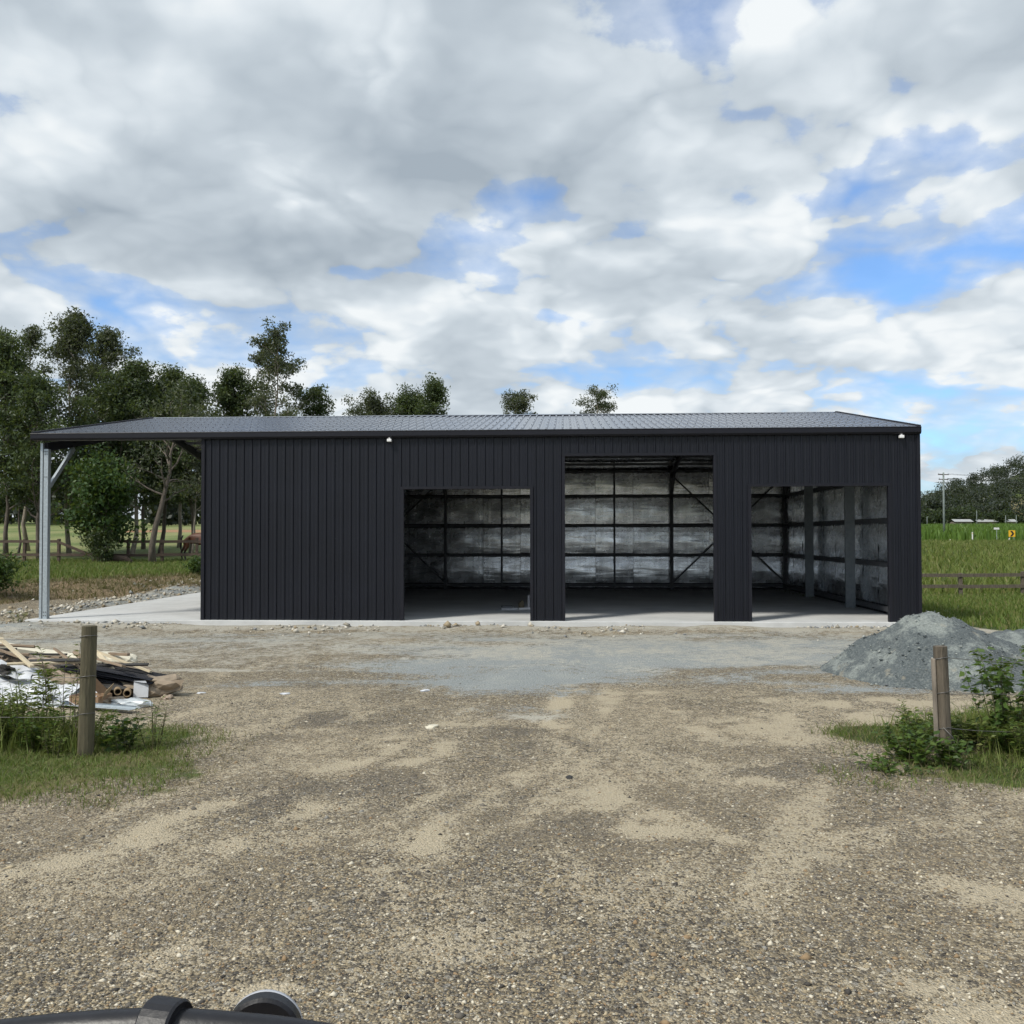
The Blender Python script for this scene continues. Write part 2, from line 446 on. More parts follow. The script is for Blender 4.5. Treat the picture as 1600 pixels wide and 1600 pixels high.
def ground_mat():
    m, b, p, out = new_mat('ground_surface')
    geo = b.n('ShaderNodeNewGeometry'); pos = geo.outputs['Position']
    at = lambda n: b.n('ShaderNodeAttribute', attribute_name=n).outputs['Fac']

    def n2(scale, detail, rough=0.65, vec=None):
        nd = b.n('ShaderNodeTexNoise', noise_dimensions='2D')
        b.link(vec or pos, nd.inputs['Vector'])
        nd.inputs['Scale'].default_value = scale; nd.inputs['Detail'].default_value = detail; nd.inputs['Roughness'].default_value = rough
        return nd.outputs['Fac']

    def stones(scale):
        v1 = b.n('ShaderNodeTexVoronoi', voronoi_dimensions='2D'); v1.inputs['Scale'].default_value = scale
        b.link(pos, v1.inputs['Vector'])
        sp = b.n('ShaderNodeSeparateColor'); b.link(v1.outputs['Color'], sp.inputs[0])
        return v1.outputs['Distance'], sp.outputs[0], sp.outputs[1]
    d1, r1, q1 = stones(74)
    d2, r2, q2 = stones(33)
    brk = b.m('SUBTRACT', n2(7, 5, 0.7), 0.5)          # shared break-up of every zone edge
    fin = n2(45, 3, 0.7)                                # shared fine grain
    STN = [(0.0, (0.052, 0.047, 0.043)), (0.24, (0.115, 0.102, 0.085)), (0.44, (0.205, 0.172, 0.118)), (0.62, (0.30, 0.245, 0.158)),
           (0.78, (0.44, 0.365, 0.24)), (0.88, (0.22, 0.21, 0.19)), (1.0, (0.70, 0.63, 0.49))]
    c1 = b.ramp(r1, STN); c2 = b.ramp(r2, STN)
    big = b.smooth(q2, 0.72, 0.78)
    gcol = b.mix(b.smooth(d1, 0.30, 0.62, 0, 0.6), c1, (0.11, 0.088, 0.056))
    gcol = b.mix(b.m('MULTIPLY', big, 0.85), gcol, c2)
    gcol = b.mix(b.smooth(b.m('ADD', at('tone'), brk), 0.30, 0.95, 0.0, 0.36), gcol, (0.25, 0.205, 0.14))

    gcol = b.mix(b.smooth(b.m('MULTIPLY_ADD', brk, 0.8, at('dark')), 0.30, 0.95, 0.0, 0.38), gcol, (0.075, 0.07, 0.066))

    def zone(name, lo, hi, k=0.8, top=1.0):
        return b.smooth(b.m('MULTIPLY_ADD', brk, k, at(name)), lo, hi, 0.0, top)
    sand = b.ramp(fin, [(0.3, (0.37, 0.315, 0.22)), (0.7, (0.55, 0.475, 0.345))])
    sm = b.smooth(b.m('SUBTRACT', b.m('MULTIPLY', zone('sand', 0.05, 0.95, 0.9, 1.0), 1.25), q1), -0.12, 0.30, 0.0, 0.95)
    col = b.mix(sm, gcol, sand)
    blue = b.ramp(fin, [(0.25, (0.19, 0.215, 0.225)), (0.55, (0.33, 0.365, 0.37)), (0.78, (0.50, 0.52, 0.51))])
    col = b.mix(b.smooth(b.m('SUBTRACT', b.m('MULTIPLY', zone('blue', 0.10, 1.0, 1.3, 1.0), 1.3), q1), -0.2, 0.45, 0.0, 0.85), col, blue)
    cream = b.ramp(fin, [(0.25, (0.28, 0.265, 0.215)), (0.5, (0.47, 0.445, 0.375)), (0.75, (0.68, 0.65, 0.57))])
    col = b.mix(zone('cream', 0.25, 0.85, 1.3, 0.9), col, cream)
    stw = b.ramp(fin, [(0.3, (0.10, 0.07, 0.042)), (0.52, (0.24, 0.18, 0.11)), (0.75, (0.42, 0.34, 0.22))])
    col = b.mix(zone('straw', 0.35, 0.65), col, stw)
    col = b.mix(b.smooth(at('redsoil'), 0.3, 0.6), col, (0.34, 0.20, 0.11))
    gr = b.ramp(b.m('MULTIPLY_ADD', brk, 0.6, at('tone')), [(0.25, (0.05, 0.07, 0.02)), (0.5, (0.085, 0.115, 0.032)), (0.68, (0.12, 0.145, 0.045)), (0.85, (0.20, 0.175, 0.09))])
    pale = b.ramp(at('tone'), [(0.3, (0.13, 0.17, 0.055)), (0.7, (0.23, 0.24, 0.10))])
    gr = b.mix(at('pale'), gr, pale)
    col = b.mix(zone('grass', 0.38, 0.66), col, gr)
    b.link(col, p.inputs['Base Color'])
    p.inputs['Roughness'].default_value = 0.93
    p.inputs['Specular IOR Level'].default_value = 0.25
    hgt = b.m('ADD', b.m('MULTIPLY_ADD', d1, -0.9, b.m('MULTIPLY', fin, 1.3)), b.m('MULTIPLY', b.m('MULTIPLY', big, b.m('SUBTRACT', 1.0, d2)), 0.9))
    bn = b.n('ShaderNodeBump'); bn.inputs['Strength'].default_value = 0.9; bn.inputs['Distance'].default_value = 0.013
    b.link(hgt, bn.inputs['Height']); b.link(bn.outputs[0], p.inputs['Normal'])
    return m


# ------------------------------------------------------------------ terrain
SY = R(3.15)
SA = np.array([-7.05, 21.99])
SDEPTH = 12.7
SLAB = 0.12


def to_shed(x, y):
    c, s = math.cos(SY), math.sin(SY)
    X = np.asarray(x, float) - SA[0]; Y = np.asarray(y, float) - SA[1]
    return X * c - Y * s, X * s + Y * c


def from_shed(s_, t_):
    c, s = math.cos(SY), math.sin(SY)
    return SA[0] + s_ * c + t_ * s, SA[1] - s_ * s + t_ * c


def terrain(x, y):
    x = np.asarray(x, float); y = np.asarray(y, float)
    zl = np.interp(y, [-400, 30, 38, 47, 80, 120, 200, 600, 3000], [0, 0, .15, .25, 1.35, 2.7, 4.6, 12, 40])
    zr = np.interp(y, [-400, 22, 37, 60, 120, 150, 300, 380, 620, 3000], [0, 0, -.36, -.12, 1.0, 1.2, 3.4, 5.0, 40, 80])
    hillf = sst(x / np.maximum(y, 1), 0.39, 0.58)
    zr = np.where(y > 380, 5.0 + (zr - 5.0) * (0.30 + 0.90 * hillf), zr)
    wr = sst(x, -8, 14)
    z = zl * (1 - wr) + zr * wr
    db = (-(x + 16) * 9 + (y - 28) * 8) / 12.04
    db = db + (fbm(x * .35, y * .35, 3, 5) - .5) * 2.2
    z = z + 0.42 * sst(db, -0.3, 3.2) * (1 - wr)
    z = z + (fbm(x * 1.1, y * 1.1, 4, 63) - .5) * .34 * np.exp(-((db - 1.2) / 1.6) ** 2) * (1 - wr) * sst(y, 22, 26)
    # small relief
    near = 1 - sst(np.hypot(x, y - 10), 40, 90)
    z = z + near * ((fbm(x * .5, y * .5, 3, 2) - .5) * 0.06 + (fbm(x * 2.4, y * 2.4, 3, 9) - .5) * 0.03)
    # wheel ruts running to the doors
    for xo, a in ((-1.3, .12), (0.2, .10), (1.9, -.08)):
        dd = np.abs(x - xo - a * (y - 8) - .25 * np.sin(y * .5))
        z = z - 0.018 * np.exp(-(dd / .16) ** 2) * sst(y, 3, 5) * (1 - sst(y, 15, 18))
    far = sst(np.hypot(x, y), 60, 140)
    z = z + far * (fbm(x * .02, y * .02, 3, 3) - .5) * 1.0
    # flat pad under the slab, spoil pushed up against its edge
    s_, t_ = to_shed(x, y)
    ins = sst(s_, -4.9, -4.3) * (1 - sst(s_, 16.3, 17.2)) * sst(t_, -.7, -.25) * (1 - sst(t_, SDEPTH + .2, SDEPTH + 1))
    z = z * (1 - ins) + (-0.015) * ins
    lip = np.exp(-((t_ + .75) / .45) ** 2) * sst(s_, -5.5, -4) * (1 - sst(s_, 15.5, 17))
    z = z + lip * (0.05 + 0.10 * (fbm(x * 1.3, y * 1.3, 3, 21) - .35))
    lipl = np.exp(-((s_ + 5.1) / .7) ** 2) * sst(t_, -1.5, 0) * (1 - sst(t_, 12, 14))
    z = z + lipl * 0.22 * fbm(x * .9, y * .9, 4, 33)
    z = z + 0.16 * np.exp(-(((x + 10.6) / 1.2) ** 2 + ((y - 20.6) / 0.9) ** 2))
    z = z + 0.05 * np.exp(-(((x + 6.4) / 2.6) ** 2 + ((y - 9.3) / 1.2) ** 2)) + 0.06 * np.exp(-(((x - 6.4) / 2.6) ** 2 + ((y - 9.6) / 1.2) ** 2))
    return z


def verge(x, y):
    """grassy verges either side of the gateway"""
    n = (fbm(x * 1.1, y * 1.1, 5, 41) - .5) * 1.3
    l = 1 - np.sqrt(((x + 6.7) / 3.9) ** 2 + ((y - 8.8) / 1.95) ** 2) + n * .6
    r = 1 - np.sqrt(((x - 6.9) / 3.75) ** 2 + ((y - 8.9) / 2.1) ** 2) + n * .6
    l = np.where(x < -6.7, 1 - np.abs((y - 8.8) / 1.95) + n * .6, l)
    r = np.where(x > 6.9, 1 - np.abs((y - 8.9) / 2.1) + n * .6, r)
    return np.maximum(l, r)


TRACKS = [(.16, .85, [(-3.4, 5.4), (-2.78, 5.95), (-2.4, 7.05), (-1.26, 9.03), (-.45, 11.2), (-.1, 14)]),
          (.15, .9, [(-2.2, 4.2), (-1.4, 4.98), (-.89, 5.57), (-.45, 6.74), (-.2, 7.77), (.30, 8.9), (.52, 11.2), (.7, 14)]),
          (.14, .75, [(-3.2, 4.6), (-2.4, 5.1), (-1.9, 6.0), (-1.5, 7.4), (-.7, 9.2), (.0, 12)]),
          (.15, .75, [(2.9, 5.3), (1.7, 6.4), (.85, 7.1), (.5, 8.4), (.9, 10.2), (1.3, 12.5)]),
          (.17, .75, [(3.6, 6.2), (2.6, 7.2), (2.1, 8.0), (2.0, 10.0), (1.8, 12.5)]),
          (.14, .9, [(-1.4, 4.15), (-.7, 4.2), (0, 4.25)]), (.12, .75, [(.9, 4.5), (1.2, 4.43), (1.9, 4.4)]), (.2, .9, [(1.5, 4.0), (2.6, 4.1)])]


def zones(x, y):
    x = np.asarray(x, float); y = np.asarray(y, float)
    db = (-(x + 16) * 9 + (y - 28) * 8) / 12.04 + (fbm(x * .35, y * .35, 3, 5) - .5) * 2.2
    s_, t_ = to_shed(x, y)
    left = 1 - sst(x, -8, -4)
    grass = sst(db, 2.2, 4.2) * left
    grass = np.maximum(grass, sst(t_, SDEPTH + 1.5, SDEPTH + 4))
    rgr = sst(x - 9.6 - (22 - y) * .12 + (fbm(x * .6, y * .6, 3, 8) - .5) * 1.6, -.4, .7) * sst(y, 14.5, 17)
    grass = np.maximum(grass, rgr)
    grass = np.maximum(grass, sst(verge(x, y), -0.12, 0.22))
    grass = np.maximum(grass, sst(-y, 12, 20))
    straw = sst(db, -0.2, .8) * (1 - sst(db, 2.4, 4.4)) * left * sst(y, 22, 25)
    # wind/wheel streaks of fine sand
    a = 0.35
    u = x * math.cos(a) + y * math.sin(a); v = -x * math.sin(a) + y * math.cos(a)
    sand = .52 * sst(fbm(u * .7, v * 1.5, 5, 13), .40, .80)
    sand = np.maximum(sand, sst(fbm(x * 1.4 + 9, y * .7, 5, 15), .42, .82) * .52)
    strk = np.maximum(sst(fbm((x - .42 * (y - 9)) * 2.4, y * .36, 4, 101), .50, .78), .9 * sst(fbm((x + .25 * (y - 9)) * 2.4, y * .36 + 7, 4, 103), .52, .80))
    sand = np.maximum(sand, .60 * strk * sst(y, 4, 6) * (1 - sst(y, 12.5, 14.5)))
    wob = .30 * (fbm(x * .9, y * .9, 3, 19) - .5) + .30 * (fbm(x * 3.1, y * 3.1, 3, 18) - .5)
    dens = sst(fbm(x * .9, y * .9, 4, 23), .34, .60)
    pat = .45 + .75 * sst(fbm(x * 3.6, y * 3.6, 4, 29), .30, .62)
    for wd, k, pl in TRACKS:
        dm = np.full(x.shape, 9.0)
        for (ax, ay), (bx_, by_) in zip(pl[:-1], pl[1:]):
            L2 = (bx_ - ax) ** 2 + (by_ - ay) ** 2
            q = np.clip(((x - ax) * (bx_ - ax) + (y - ay) * (by_ - ay)) / L2, 0, 1)
            dm = np.minimum(dm, np.hypot(x - ax - q * (bx_ - ax), y - ay - q * (by_ - ay)))
        sand = np.maximum(sand, k * .95 * (1 - sst(dm + wob, wd * .1, wd * 2.5)) * (.30 + .70 * dens) * pat)
    for (px, py, rx, ry, k) in ((-.72, 6.35, .52, .36, .9), (1.05, 6.7, .45, .22, .75), (.35, 8.3, .42, .3, .7), (3.4, 10.6, 1.8, .9, .75), (2.4, 9.6, 1.0, .35, .6),
                                (4.6, 11.6, 1.3, .5, .8), (-1.3, 9.9, .35, .5, .55), (2.1, 8.0, .35, .25, .7)):
        dd = np.hypot((x - px) / rx, (y - py) / ry) + wob * 2
        sand = np.maximum(sand, k * 1.0 * (1 - sst(dd + wob, .1, 1.8)) * pat)
    sand = np.maximum(sand, .42 * sst(y, 7.5, 9.5) * (1 - sst(y, 12.5, 14)) * dens)
    blue = sst(y + (fbm(x * .45, y * .8, 5, 52) - .5) * 7.0, 10.8, 15.6) * (1 - sst(y, 17.5, 21)) * sst(x + (fbm(x * .3, y * .5, 3, 55) - .5) * 5, -6, 1) * (1 - sst(x, 6, 9)) * .95
    blue = np.maximum(blue, np.exp(-(((y - 18.8) / 1.6) ** 2)) * .6 * sst(x, -12, -9) * (1 - sst(x, 6, 10)))
    blue = np.maximum(blue, np.exp(-(((x + 10.7) / 1.1) ** 2 + ((y - 20.6) / 1.1) ** 2)) * .9)
    dk = np.exp(-((s_ + 5.0) / .9) ** 2) * sst(t_, 1, 4) * .8
    blue = np.maximum(blue, dk)
    cream = sst(y + (fbm(x * .5, y * .9, 4, 57) - .5) * 5, 12.0, 17.5) * .52 * (1 - sst(np.abs(x), 10, 14))
    cream = np.maximum(cream, np.exp(-((t_ + .8) / .75) ** 2) * .80)
    cream = np.maximum(cream, np.exp(-(((y - 14.6) / .22) ** 2)) * np.exp(-((x + 4.5) / 1.6) ** 2) * .85)
    cream = np.maximum(cream, np.exp(-(((y - 10.9) / .25) ** 2 + ((x - .2) / .5) ** 2)) * .85)
    cream = np.maximum(cream, np.exp(-(((s_ + 5.6) / .9) ** 2)) * sst(t_, -1, 1) * .6)
    cream = np.maximum(cream, np.exp(-(((y - 17.6) / .7) ** 2 + ((x - 7.4) / 1.6) ** 2)) * .9)
    redsoil = np.exp(-(((y - 103) / 5) ** 2)) * sst(-x, 28, 31) * (1 - sst(-x, 38, 50))
    pale = sst(y, 52, 62) * (1 - sst(x, -10, 10))
    grass = grass * (1 - redsoil)
    tone = np.clip((fbm(x * .55, y * .55, 5, 71) - .5) * 2.0 + .5, 0, 1)
    fr = (fbm(x * 2.2, y * 2.2, 4, 77) - .5)
    fr2 = fbm(x * .35, y * 1.5, 4, 79) - .5
    blue = np.clip(blue + (fr * .5 + fr2 * 1.2) * (blue > .05), 0, 1); cream = cream + fr * .7 * (cream > .05)
    dark = sst(fbm(u * .8, v * 1.3, 5, 88), .36, .72) * (1 - np.clip(sand * 1.4, 0, 1)) * (1 - sst(y, 12, 15))
    return grass, straw, sand, blue, cream, redsoil, pale, tone, dark


def axis(lo, hi, step, out_lo, out_hi, g=1.16):
    a = list(np.arange(lo, hi + 1e-6, step))
    d = step; v = a[-1]
    while v < out_hi: d *= g; v += d; a.append(v)
    d = step; v = a[0]; pre = []
    while v > out_lo: d *= g; v -= d; pre.append(v)
    return np.array(pre[::-1] + a)


gx = axis(-13.0, 13.0, 0.085, -1500, 1500)
gy = axis(3.0, 40.0, 0.10, -250, 2600)
GX, GY = np.meshgrid(gx, gy)
GZ = terrain(GX, GY)
V = np.stack([GX.ravel(), GY.ravel(), GZ.ravel()], 1)
nx, ny = len(gx), len(gy)
ii = (np.arange(ny - 1)[:, None] * nx + np.arange(nx - 1)[None, :]).ravel()
F = np.stack([ii, ii + 1, ii + nx + 1, ii + nx], 1)
gme = mesh_np('ground', V, F, True)
for nm, arr in zip(('grass', 'straw', 'sand', 'blue', 'cream', 'redsoil', 'pale', 'tone', 'dark'), zones(GX.ravel(), GY.ravel())):
    at = gme.attributes.new(nm, 'FLOAT', 'POINT'); at.data.foreach_set('value', np.asarray(arr, np.float32))
ground = link_mesh('ground', gme, ground_mat())
tag(ground, kind='structure')


def gz(x, y): return float(terrain(np.array([x]), np.array([y]))[0])


# ------------------------------------------------------------------ shed
EAVE, RIDGE, HALF = 4.24, 5.36, SDEPTH / 2
SLOPE = (RIDGE - EAVE) / HALF
shed = empty('shed', (SA[0], SA[1], SLAB), -SY, 'long dark charcoal steel farm shed with three open doorways and an awning bay', 'shed')
DOORS = [(4.60, 7.48, 2.96), (8.24, 11.56, 3.69), (12.36, 15.36, 2.99)]

slab_o = MB().box((-4.12, -0.16, -0.30), (16.08, SDEPTH + .1, 0.0)).build('floor_slab', M['concrete'], shed, bevel=0.012)
tag(slab_o, 'pale concrete floor slab reaching out under the awning')


def profile(s0, width, period=0.1905, h=0.022):
    """trapezoid rib profile along s: list of (s, outward offset)"""
    pts = []
    n = int(round(width / period))
    p = width / n
    for i in range(n):
        b = s0 + i * p
        pts += [(b, 0.0), (b + p * .24, 0.0), (b + p * .28, h * .2), (b + p * .36, h * .2), (b + p * .40, 0.0), (b + p * .62, 0.0), (b + p * .66, h * .15), (b + p * .70, h), (b + p * .90, h), (b + p * .96, 0.0)]
    pts.append((s0 + width, 0.0))
    return pts


def clad_strip(pts, spans, place):
    """pts: profile; spans(s) -> list of (z0, z1) at s mid; place(s, off, z) -> xyz. One mesh."""
    mb = MB()
    for (a, oa), (b, ob) in zip(pts[:-1], pts[1:]):
        for (z0, z1) in spans(0.5 * (a + b)):
            q = [place(a, oa, z0), place(b, ob, z0), place(b, ob, z1), place(a, oa, z1)]
            mb.add(q, [(0, 1, 2, 3)])
    return mb


def split_at(pts, cuts):
    out = [pts[0]]
    for (a, oa), (b, ob) in zip(pts[:-1], pts[1:]):
        for c in sorted(cuts):
            if a + 1e-4 < c < b - 1e-4:
                f = (c - a) / (b - a); out.append((c, oa + (ob - oa) * f))
        out.append((b, ob))
    return out


front = empty('front_wall', (0, 0, 0)); front.parent = shed
NS = 21; SWD = 16.0 / NS
cuts = [v for d in DOORS for v in d[:2]]


def front_span(s_):
    for (a, b, h) in DOORS:
        if a < s_ < b: return [(h, EAVE - .02)]
    return [(-0.02, EAVE - .02)]


for i in range(NS):
    pts = split_at(profile(i * SWD, SWD), cuts)
    lap = 0.0015 * (i % 2)
    mb = clad_strip(pts, front_span, lambda s_, o, z: (s_, -0.03 - o - lap, z))
    mb.build('cladding_sheet', M['clad'], front)
# flashings round the openings and corners
for (a, b, h) in DOORS:
    MB().box((a - .055, -.062, -0.005), (a + .012, .06, h - .003)).build('door_jamb', M['trim'], front)
    MB().box((b - .012, -.062, -0.005), (b + .055, .06, h - .003)).build('door_jamb', M['trim'], front)
    MB().box((a - .055, -.064, h), (b + .055, .06, h + .06)).build('door_head', M['trim'], front)
for s_ in (-.05, 15.97):
    MB().box((s_, -.068, -0.03), (s_ + .075, .05, EAVE - .03)).build('corner_flashing', M['trim'], front)

ws = MB()
for z in (.15, 1.2, 2.25, 3.3, 4.05):
    for i in range(84):
        s_ = (i + .80) * SWD / 4
        if any(a - .05 < s_ < b + .05 and z < h + .05 for a, b, h in DOORS): continue
        y = -.0535
        ws.add([(s_ - .008, y, z - .008), (s_ + .008, y, z - .008), (s_ + .008, y, z + .008), (s_ - .008, y, z + .008), (s_, y - .008, z)], [(0, 1, 4), (1, 2, 4), (2, 3, 4), (3, 0, 4)])
wso = ws.build('wall_screw', M['trim'], front); wso['kind'] = 'stuff'

# rear and end walls: outside sheets, girts, foil
rear = empty('rear_wall', (0, SDEPTH, 0)); rear.parent = shed
for i in range(NS):
    clad_strip(profile(i * SWD, SWD), lambda s_: [(-0.02, EAVE - .02)], lambda s_, o, z: (s_, 0.03 + o, z)).build('cladding_sheet', M['clad'], rear)


def foil_panel(w, h, seed):
    nx_, nz_ = 8, 7
    r = np.random.default_rng(seed)
    ph = r.random(4) * 6
    V = []; Fc = []
    for j in range(nz_):
        for i in range(nx_):
            u = i / (nx_ - 1); v = j / (nz_ - 1)
            bl = 0.030 * math.sin(math.pi * v) ** .8
            wob = 0.012 * math.sin(7 * u + ph[0]) * math.sin(5 * v + ph[1]) + 0.008 * math.sin(13 * v + ph[2] + 3 * u)
            edge_ = 0.006 * math.sin(9 * v + ph[3])
            V.append((u * w + (edge_ if 0 < i < nx_ - 1 else 0), -bl - wob * math.sin(math.pi * v), v * h))
    for j in range(nz_ - 1):
        for i in range(nx_ - 1):
            a = j * nx_ + i
            Fc.append((a, a + 1, a + nx_ + 1, a + nx_))
    return mesh('insulation_panel', V, Fc, True)


FP = [foil_panel(1.325, 1.0, 100 + k) for k in range(6)]
GIRTS = [0.14, 1.20, 2.25, 3.29]
rows = [(0.06, .06), (0.22, .94), (1.27, .93), (2.32, .93), (3.36, .82)]
for j, (z0, hh) in enumerate(rows):
    for i in range(12):
        o = link_mesh('insulation_panel', FP[(i * 5 + j * 3) % 6], M['foil'], rear, (i * 1.3333 + .004, -0.015 - .002 * (i % 2), z0 + random.uniform(-.006, .006)))
        o.scale = (1.0, 1.0, hh)
        o.rotation_euler = (random.uniform(-.012, .012), 0, random.uniform(-.008, .008))
for z in GIRTS:
    MB().box((0, -.115, z - .042), (16, -.02, z + .042)).build('girt', M['galv_in'], rear)
for s_ in (0.08, 2, 4, 6, 8, 10, 12, 14, 15.92):
    main = s_ in (4, 8, 12) or s_ < 1 or s_ > 15
    w = .10 if main else .065
    MB().box((s_ - w / 2, -.32 if main else -.17, 0), (s_ + w / 2, -.118, EAVE - .05)).build('column', M['galv_in'], rear)
for (a, b) in ((12.05, 15.95), (0.05, 3.95)):
    for (z0, z1) in ((.25, 4.0), (4.0, .25)):
        MB().bar((a, -.135 - (.01 if z0 < 1 else 0), z0), (b, -.135 - (.01 if z0 < 1 else 0), z1), .05, .004, up=(0, 1, 0)).build('brace_strap', M['galv_in'], rear)

gable_z = lambda t_: EAVE + SLOPE * min(t_, SDEPTH - t_)
for nm, s_, sg in (('right_end_wall', 16.0, 1), ('left_end_wall', 0.0, -1)):
    ew = empty(nm, (s_, 0, 0)); ew.parent = shed
    ne = 17; we = SDEPTH / ne
    for i in range(ne):
        clad_strip(profile(i * we, we), lambda t_: [(-0.02, gable_z(t_) - .04)], lambda t_, o, z: (sg * (.03 + o), t_, z)).build('cladding_sheet', M['clad'], ew)
    nt = 10; wt = (SDEPTH - .1) / nt
    for j, (z0, hh) in enumerate(rows):
        for i in range(nt):
            o = link_mesh('insulation_panel', FP[(i * 7 + j * 2) % 6], M['foil'], ew, (-sg * .015, (i * wt + .05) if sg < 0 else ((i + 1) * wt + .05), z0))
            o.rotation_euler = (0, 0, R(90) if sg < 0 else R(-90))
            o.scale = (wt / 1.325 * .985, 1, hh)
    for z in GIRTS:
        MB().box((-sg * .115 if sg > 0 else .02, .06, z - .055), (-.02 if sg > 0 else .115, SDEPTH - .13, z + .055)).build('girt', M['galv_in'], ew)
    for t_ in (SDEPTH / 3, SDEPTH * 2 / 3):
        x0, x1 = sorted((-sg * .12, -sg * .37))
        MB().box((x0, t_ - .04, 0), (x1, t_ + .04, gable_z(t_) - .3)).build('wind_column', M['galv_mid'], ew)
    # gable foil above eave height
    V = [(-sg * .02, .05, EAVE - .08), (-sg * .02, SDEPTH - .05, EAVE - .08), (-sg * .02, HALF, RIDGE - .12)]
    link_mesh('gable_insulation', mesh('gable_insulation', V, [(0, 1, 2)]), M['foil'], ew)

# roof
roof = empty('roof', (0, 0, 0)); roof.parent = shed
NR = 27; RW = 19.99 / NR


def roof_pt(side):
    def f(s_, o, q):
        t_ = -.12 + q * (HALF + .12)
        z = EAVE + .045 + SLOPE * (t_)
        tt = t_ if side == 0 else SDEPTH - t_
        return (s_, tt, z + o)
    return f


for side in (0, 1):
    for i in range(NR):
        lap = .0015 * (i % 2)
        mb = MB()
        pts = profile(-3.98 + i * RW, RW, period=.186, h=.030)
        f = roof_pt(side)
        for (a, oa), (b, ob) in zip(pts[:-1], pts[1:]):
            mb.add([f(a, oa + lap, 0), f(b, ob + lap, 0), f(b, ob + lap, .995), f(a, oa + lap, .995)], [(0, 1, 2, 3)])
        mb.build('roof_sheet', M['roof'], roof)
    # foil blanket under the sheets
    f = roof_pt(side)
    n_ = 40
    V = []; Fc = []
    for i in range(n_ + 1):
        for j in range(8):
            q = .02 + .97 * j / 7
            V.append(f(-3.95 + 19.93 * i / n_, -.05 - .03 * abs(math.sin(math.pi * 7 * j / 7 + i * .4)) * .5, q))
    for i in range(n_):
        for j in range(7):
            a = i * 8 + j
            Fc.append((a, a + 1, a + 9, a + 8))
    link_mesh('roof_insulation', mesh('roof_insulation', V, Fc, True), M['foil'], roof)
    for j in range(7):
        q = .03 + .94 * j / 6
        a = f(-3.97, -.125, q); b = f(15.98, -.125, q)
        MB().bar(a, b, .06, .09).build('purlin', M['galv_in'], roof)
# screws along the purlin lines, too many and too small to be single parts
sc = MB()
for j in range(6):
    q = .05 + .90 * j / 5
    for i in range(NR * 4):
        s_ = -3.98 + (i + .80) * RW / 4
        x, y, z = roof_pt(0)(s_, .030, q)
        sc.add([(x - .014, y - .014, z), (x + .014, y - .014, z), (x + .014, y + .014, z), (x - .014, y + .014, z), (x, y, z + .016)], [(0, 1, 4), (1, 2, 4), (2, 3, 4), (3, 0, 4)])
so = sc.build('roof_screw', M['trim'], roof); so['kind'] = 'stuff'
mb = MB()
for sg in (-1, 1):
    a = (-3.99, HALF, RIDGE + .085); b = (16.02, HALF, RIDGE + .085)
    c = (16.02, HALF + sg * .17, RIDGE + .085 - .17 * SLOPE - .012); d = (-3.99, HALF + sg * .17, RIDGE + .085 - .17 * SLOPE - .012)
    mb.add([a, b, c, d], [(0, 1, 2, 3)])
mb.build('ridge_cap', M['roof'], roof)
for side, t0, sg in ((0, -.05, -1), (1, SDEPTH + .05, 1)):
    mb = MB()
    pr = [(0.0, .04), (0.0, -.115), (.085, -.115), (.118, -.075), (.118, .018), (.126, .030), (.118, .044), (.108, .036)]
    for (y0, z0), (y1, z1) in zip(pr[:-1], pr[1:]):
        q = [(-4.03, t0 + sg * y0, EAVE + z0), (16.04, t0 + sg * y0, EAVE + z0), (16.04, t0 + sg * y1, EAVE + z1), (-4.03, t0 + sg * y1, EAVE + z1)]
        mb.add(q, [(0, 1, 2, 3)])
    for x in (-4.03, 16.04):
        mb.add([(x, t0 + sg * y, EAVE + z) for (y, z) in pr[:6]], [(0, 1, 2, 3, 4, 5)])
    mb.build('gutter', M['trim'], roof)
for x in (-4.045, 16.0):
    for side in (0, 1):
        t_ = lambda v: v if side == 0 else SDEPTH - v
        P0 = (x, t_(-.1), EAVE - .10); P1 = (x, t_(HALF), RIDGE - .09)
        mb = MB()
        mb.add([(x, t_(-.1), EAVE - .10), (x + .055, t_(-.1), EAVE - .10), (x + .055, t_(HALF), RIDGE - .09), (x, t_(HALF), RIDGE - .09),
                (x, t_(-.1), EAVE + .085), (x + .055, t_(-.1), EAVE + .085), (x + .055, t_(HALF), RIDGE + .10), (x, t_(HALF), RIDGE + .10)],
               [(0, 1, 2, 3), (4, 5, 6, 7), (0, 1, 5, 4), (1, 2, 6, 5), (2, 3, 7, 6), (3, 0, 4, 7)])
        mb.build('barge_board', M['trim'], roof)

# portal frames
for s_ in (-3.80, 0.08, 4, 8, 12, 15.92):
    fr = empty('portal_frame', (s_, 0, 0)); fr.parent = shed
    dark = M['galv_in']
    for side in (0, 1):
        t_ = lambda v: v if side == 0 else SDEPTH - v
        MB().bar((0, t_(.12), EAVE - .10 - .17 + .02), (0, t_(HALF), RIDGE - .10 - .17), .075, .20).build('rafter', dark if s_ > -1 else M['trim'], fr)
        if s_ > -1:
            if side == 0: MB().box((-.05, .035, 0), (.05, .235, EAVE - .05)).build('column', dark, fr)
            MB().bar((0, t_(.32), EAVE - 1.05), (0, t_(1.35), EAVE - .16), .05, .09).build('knee_brace', dark, fr)
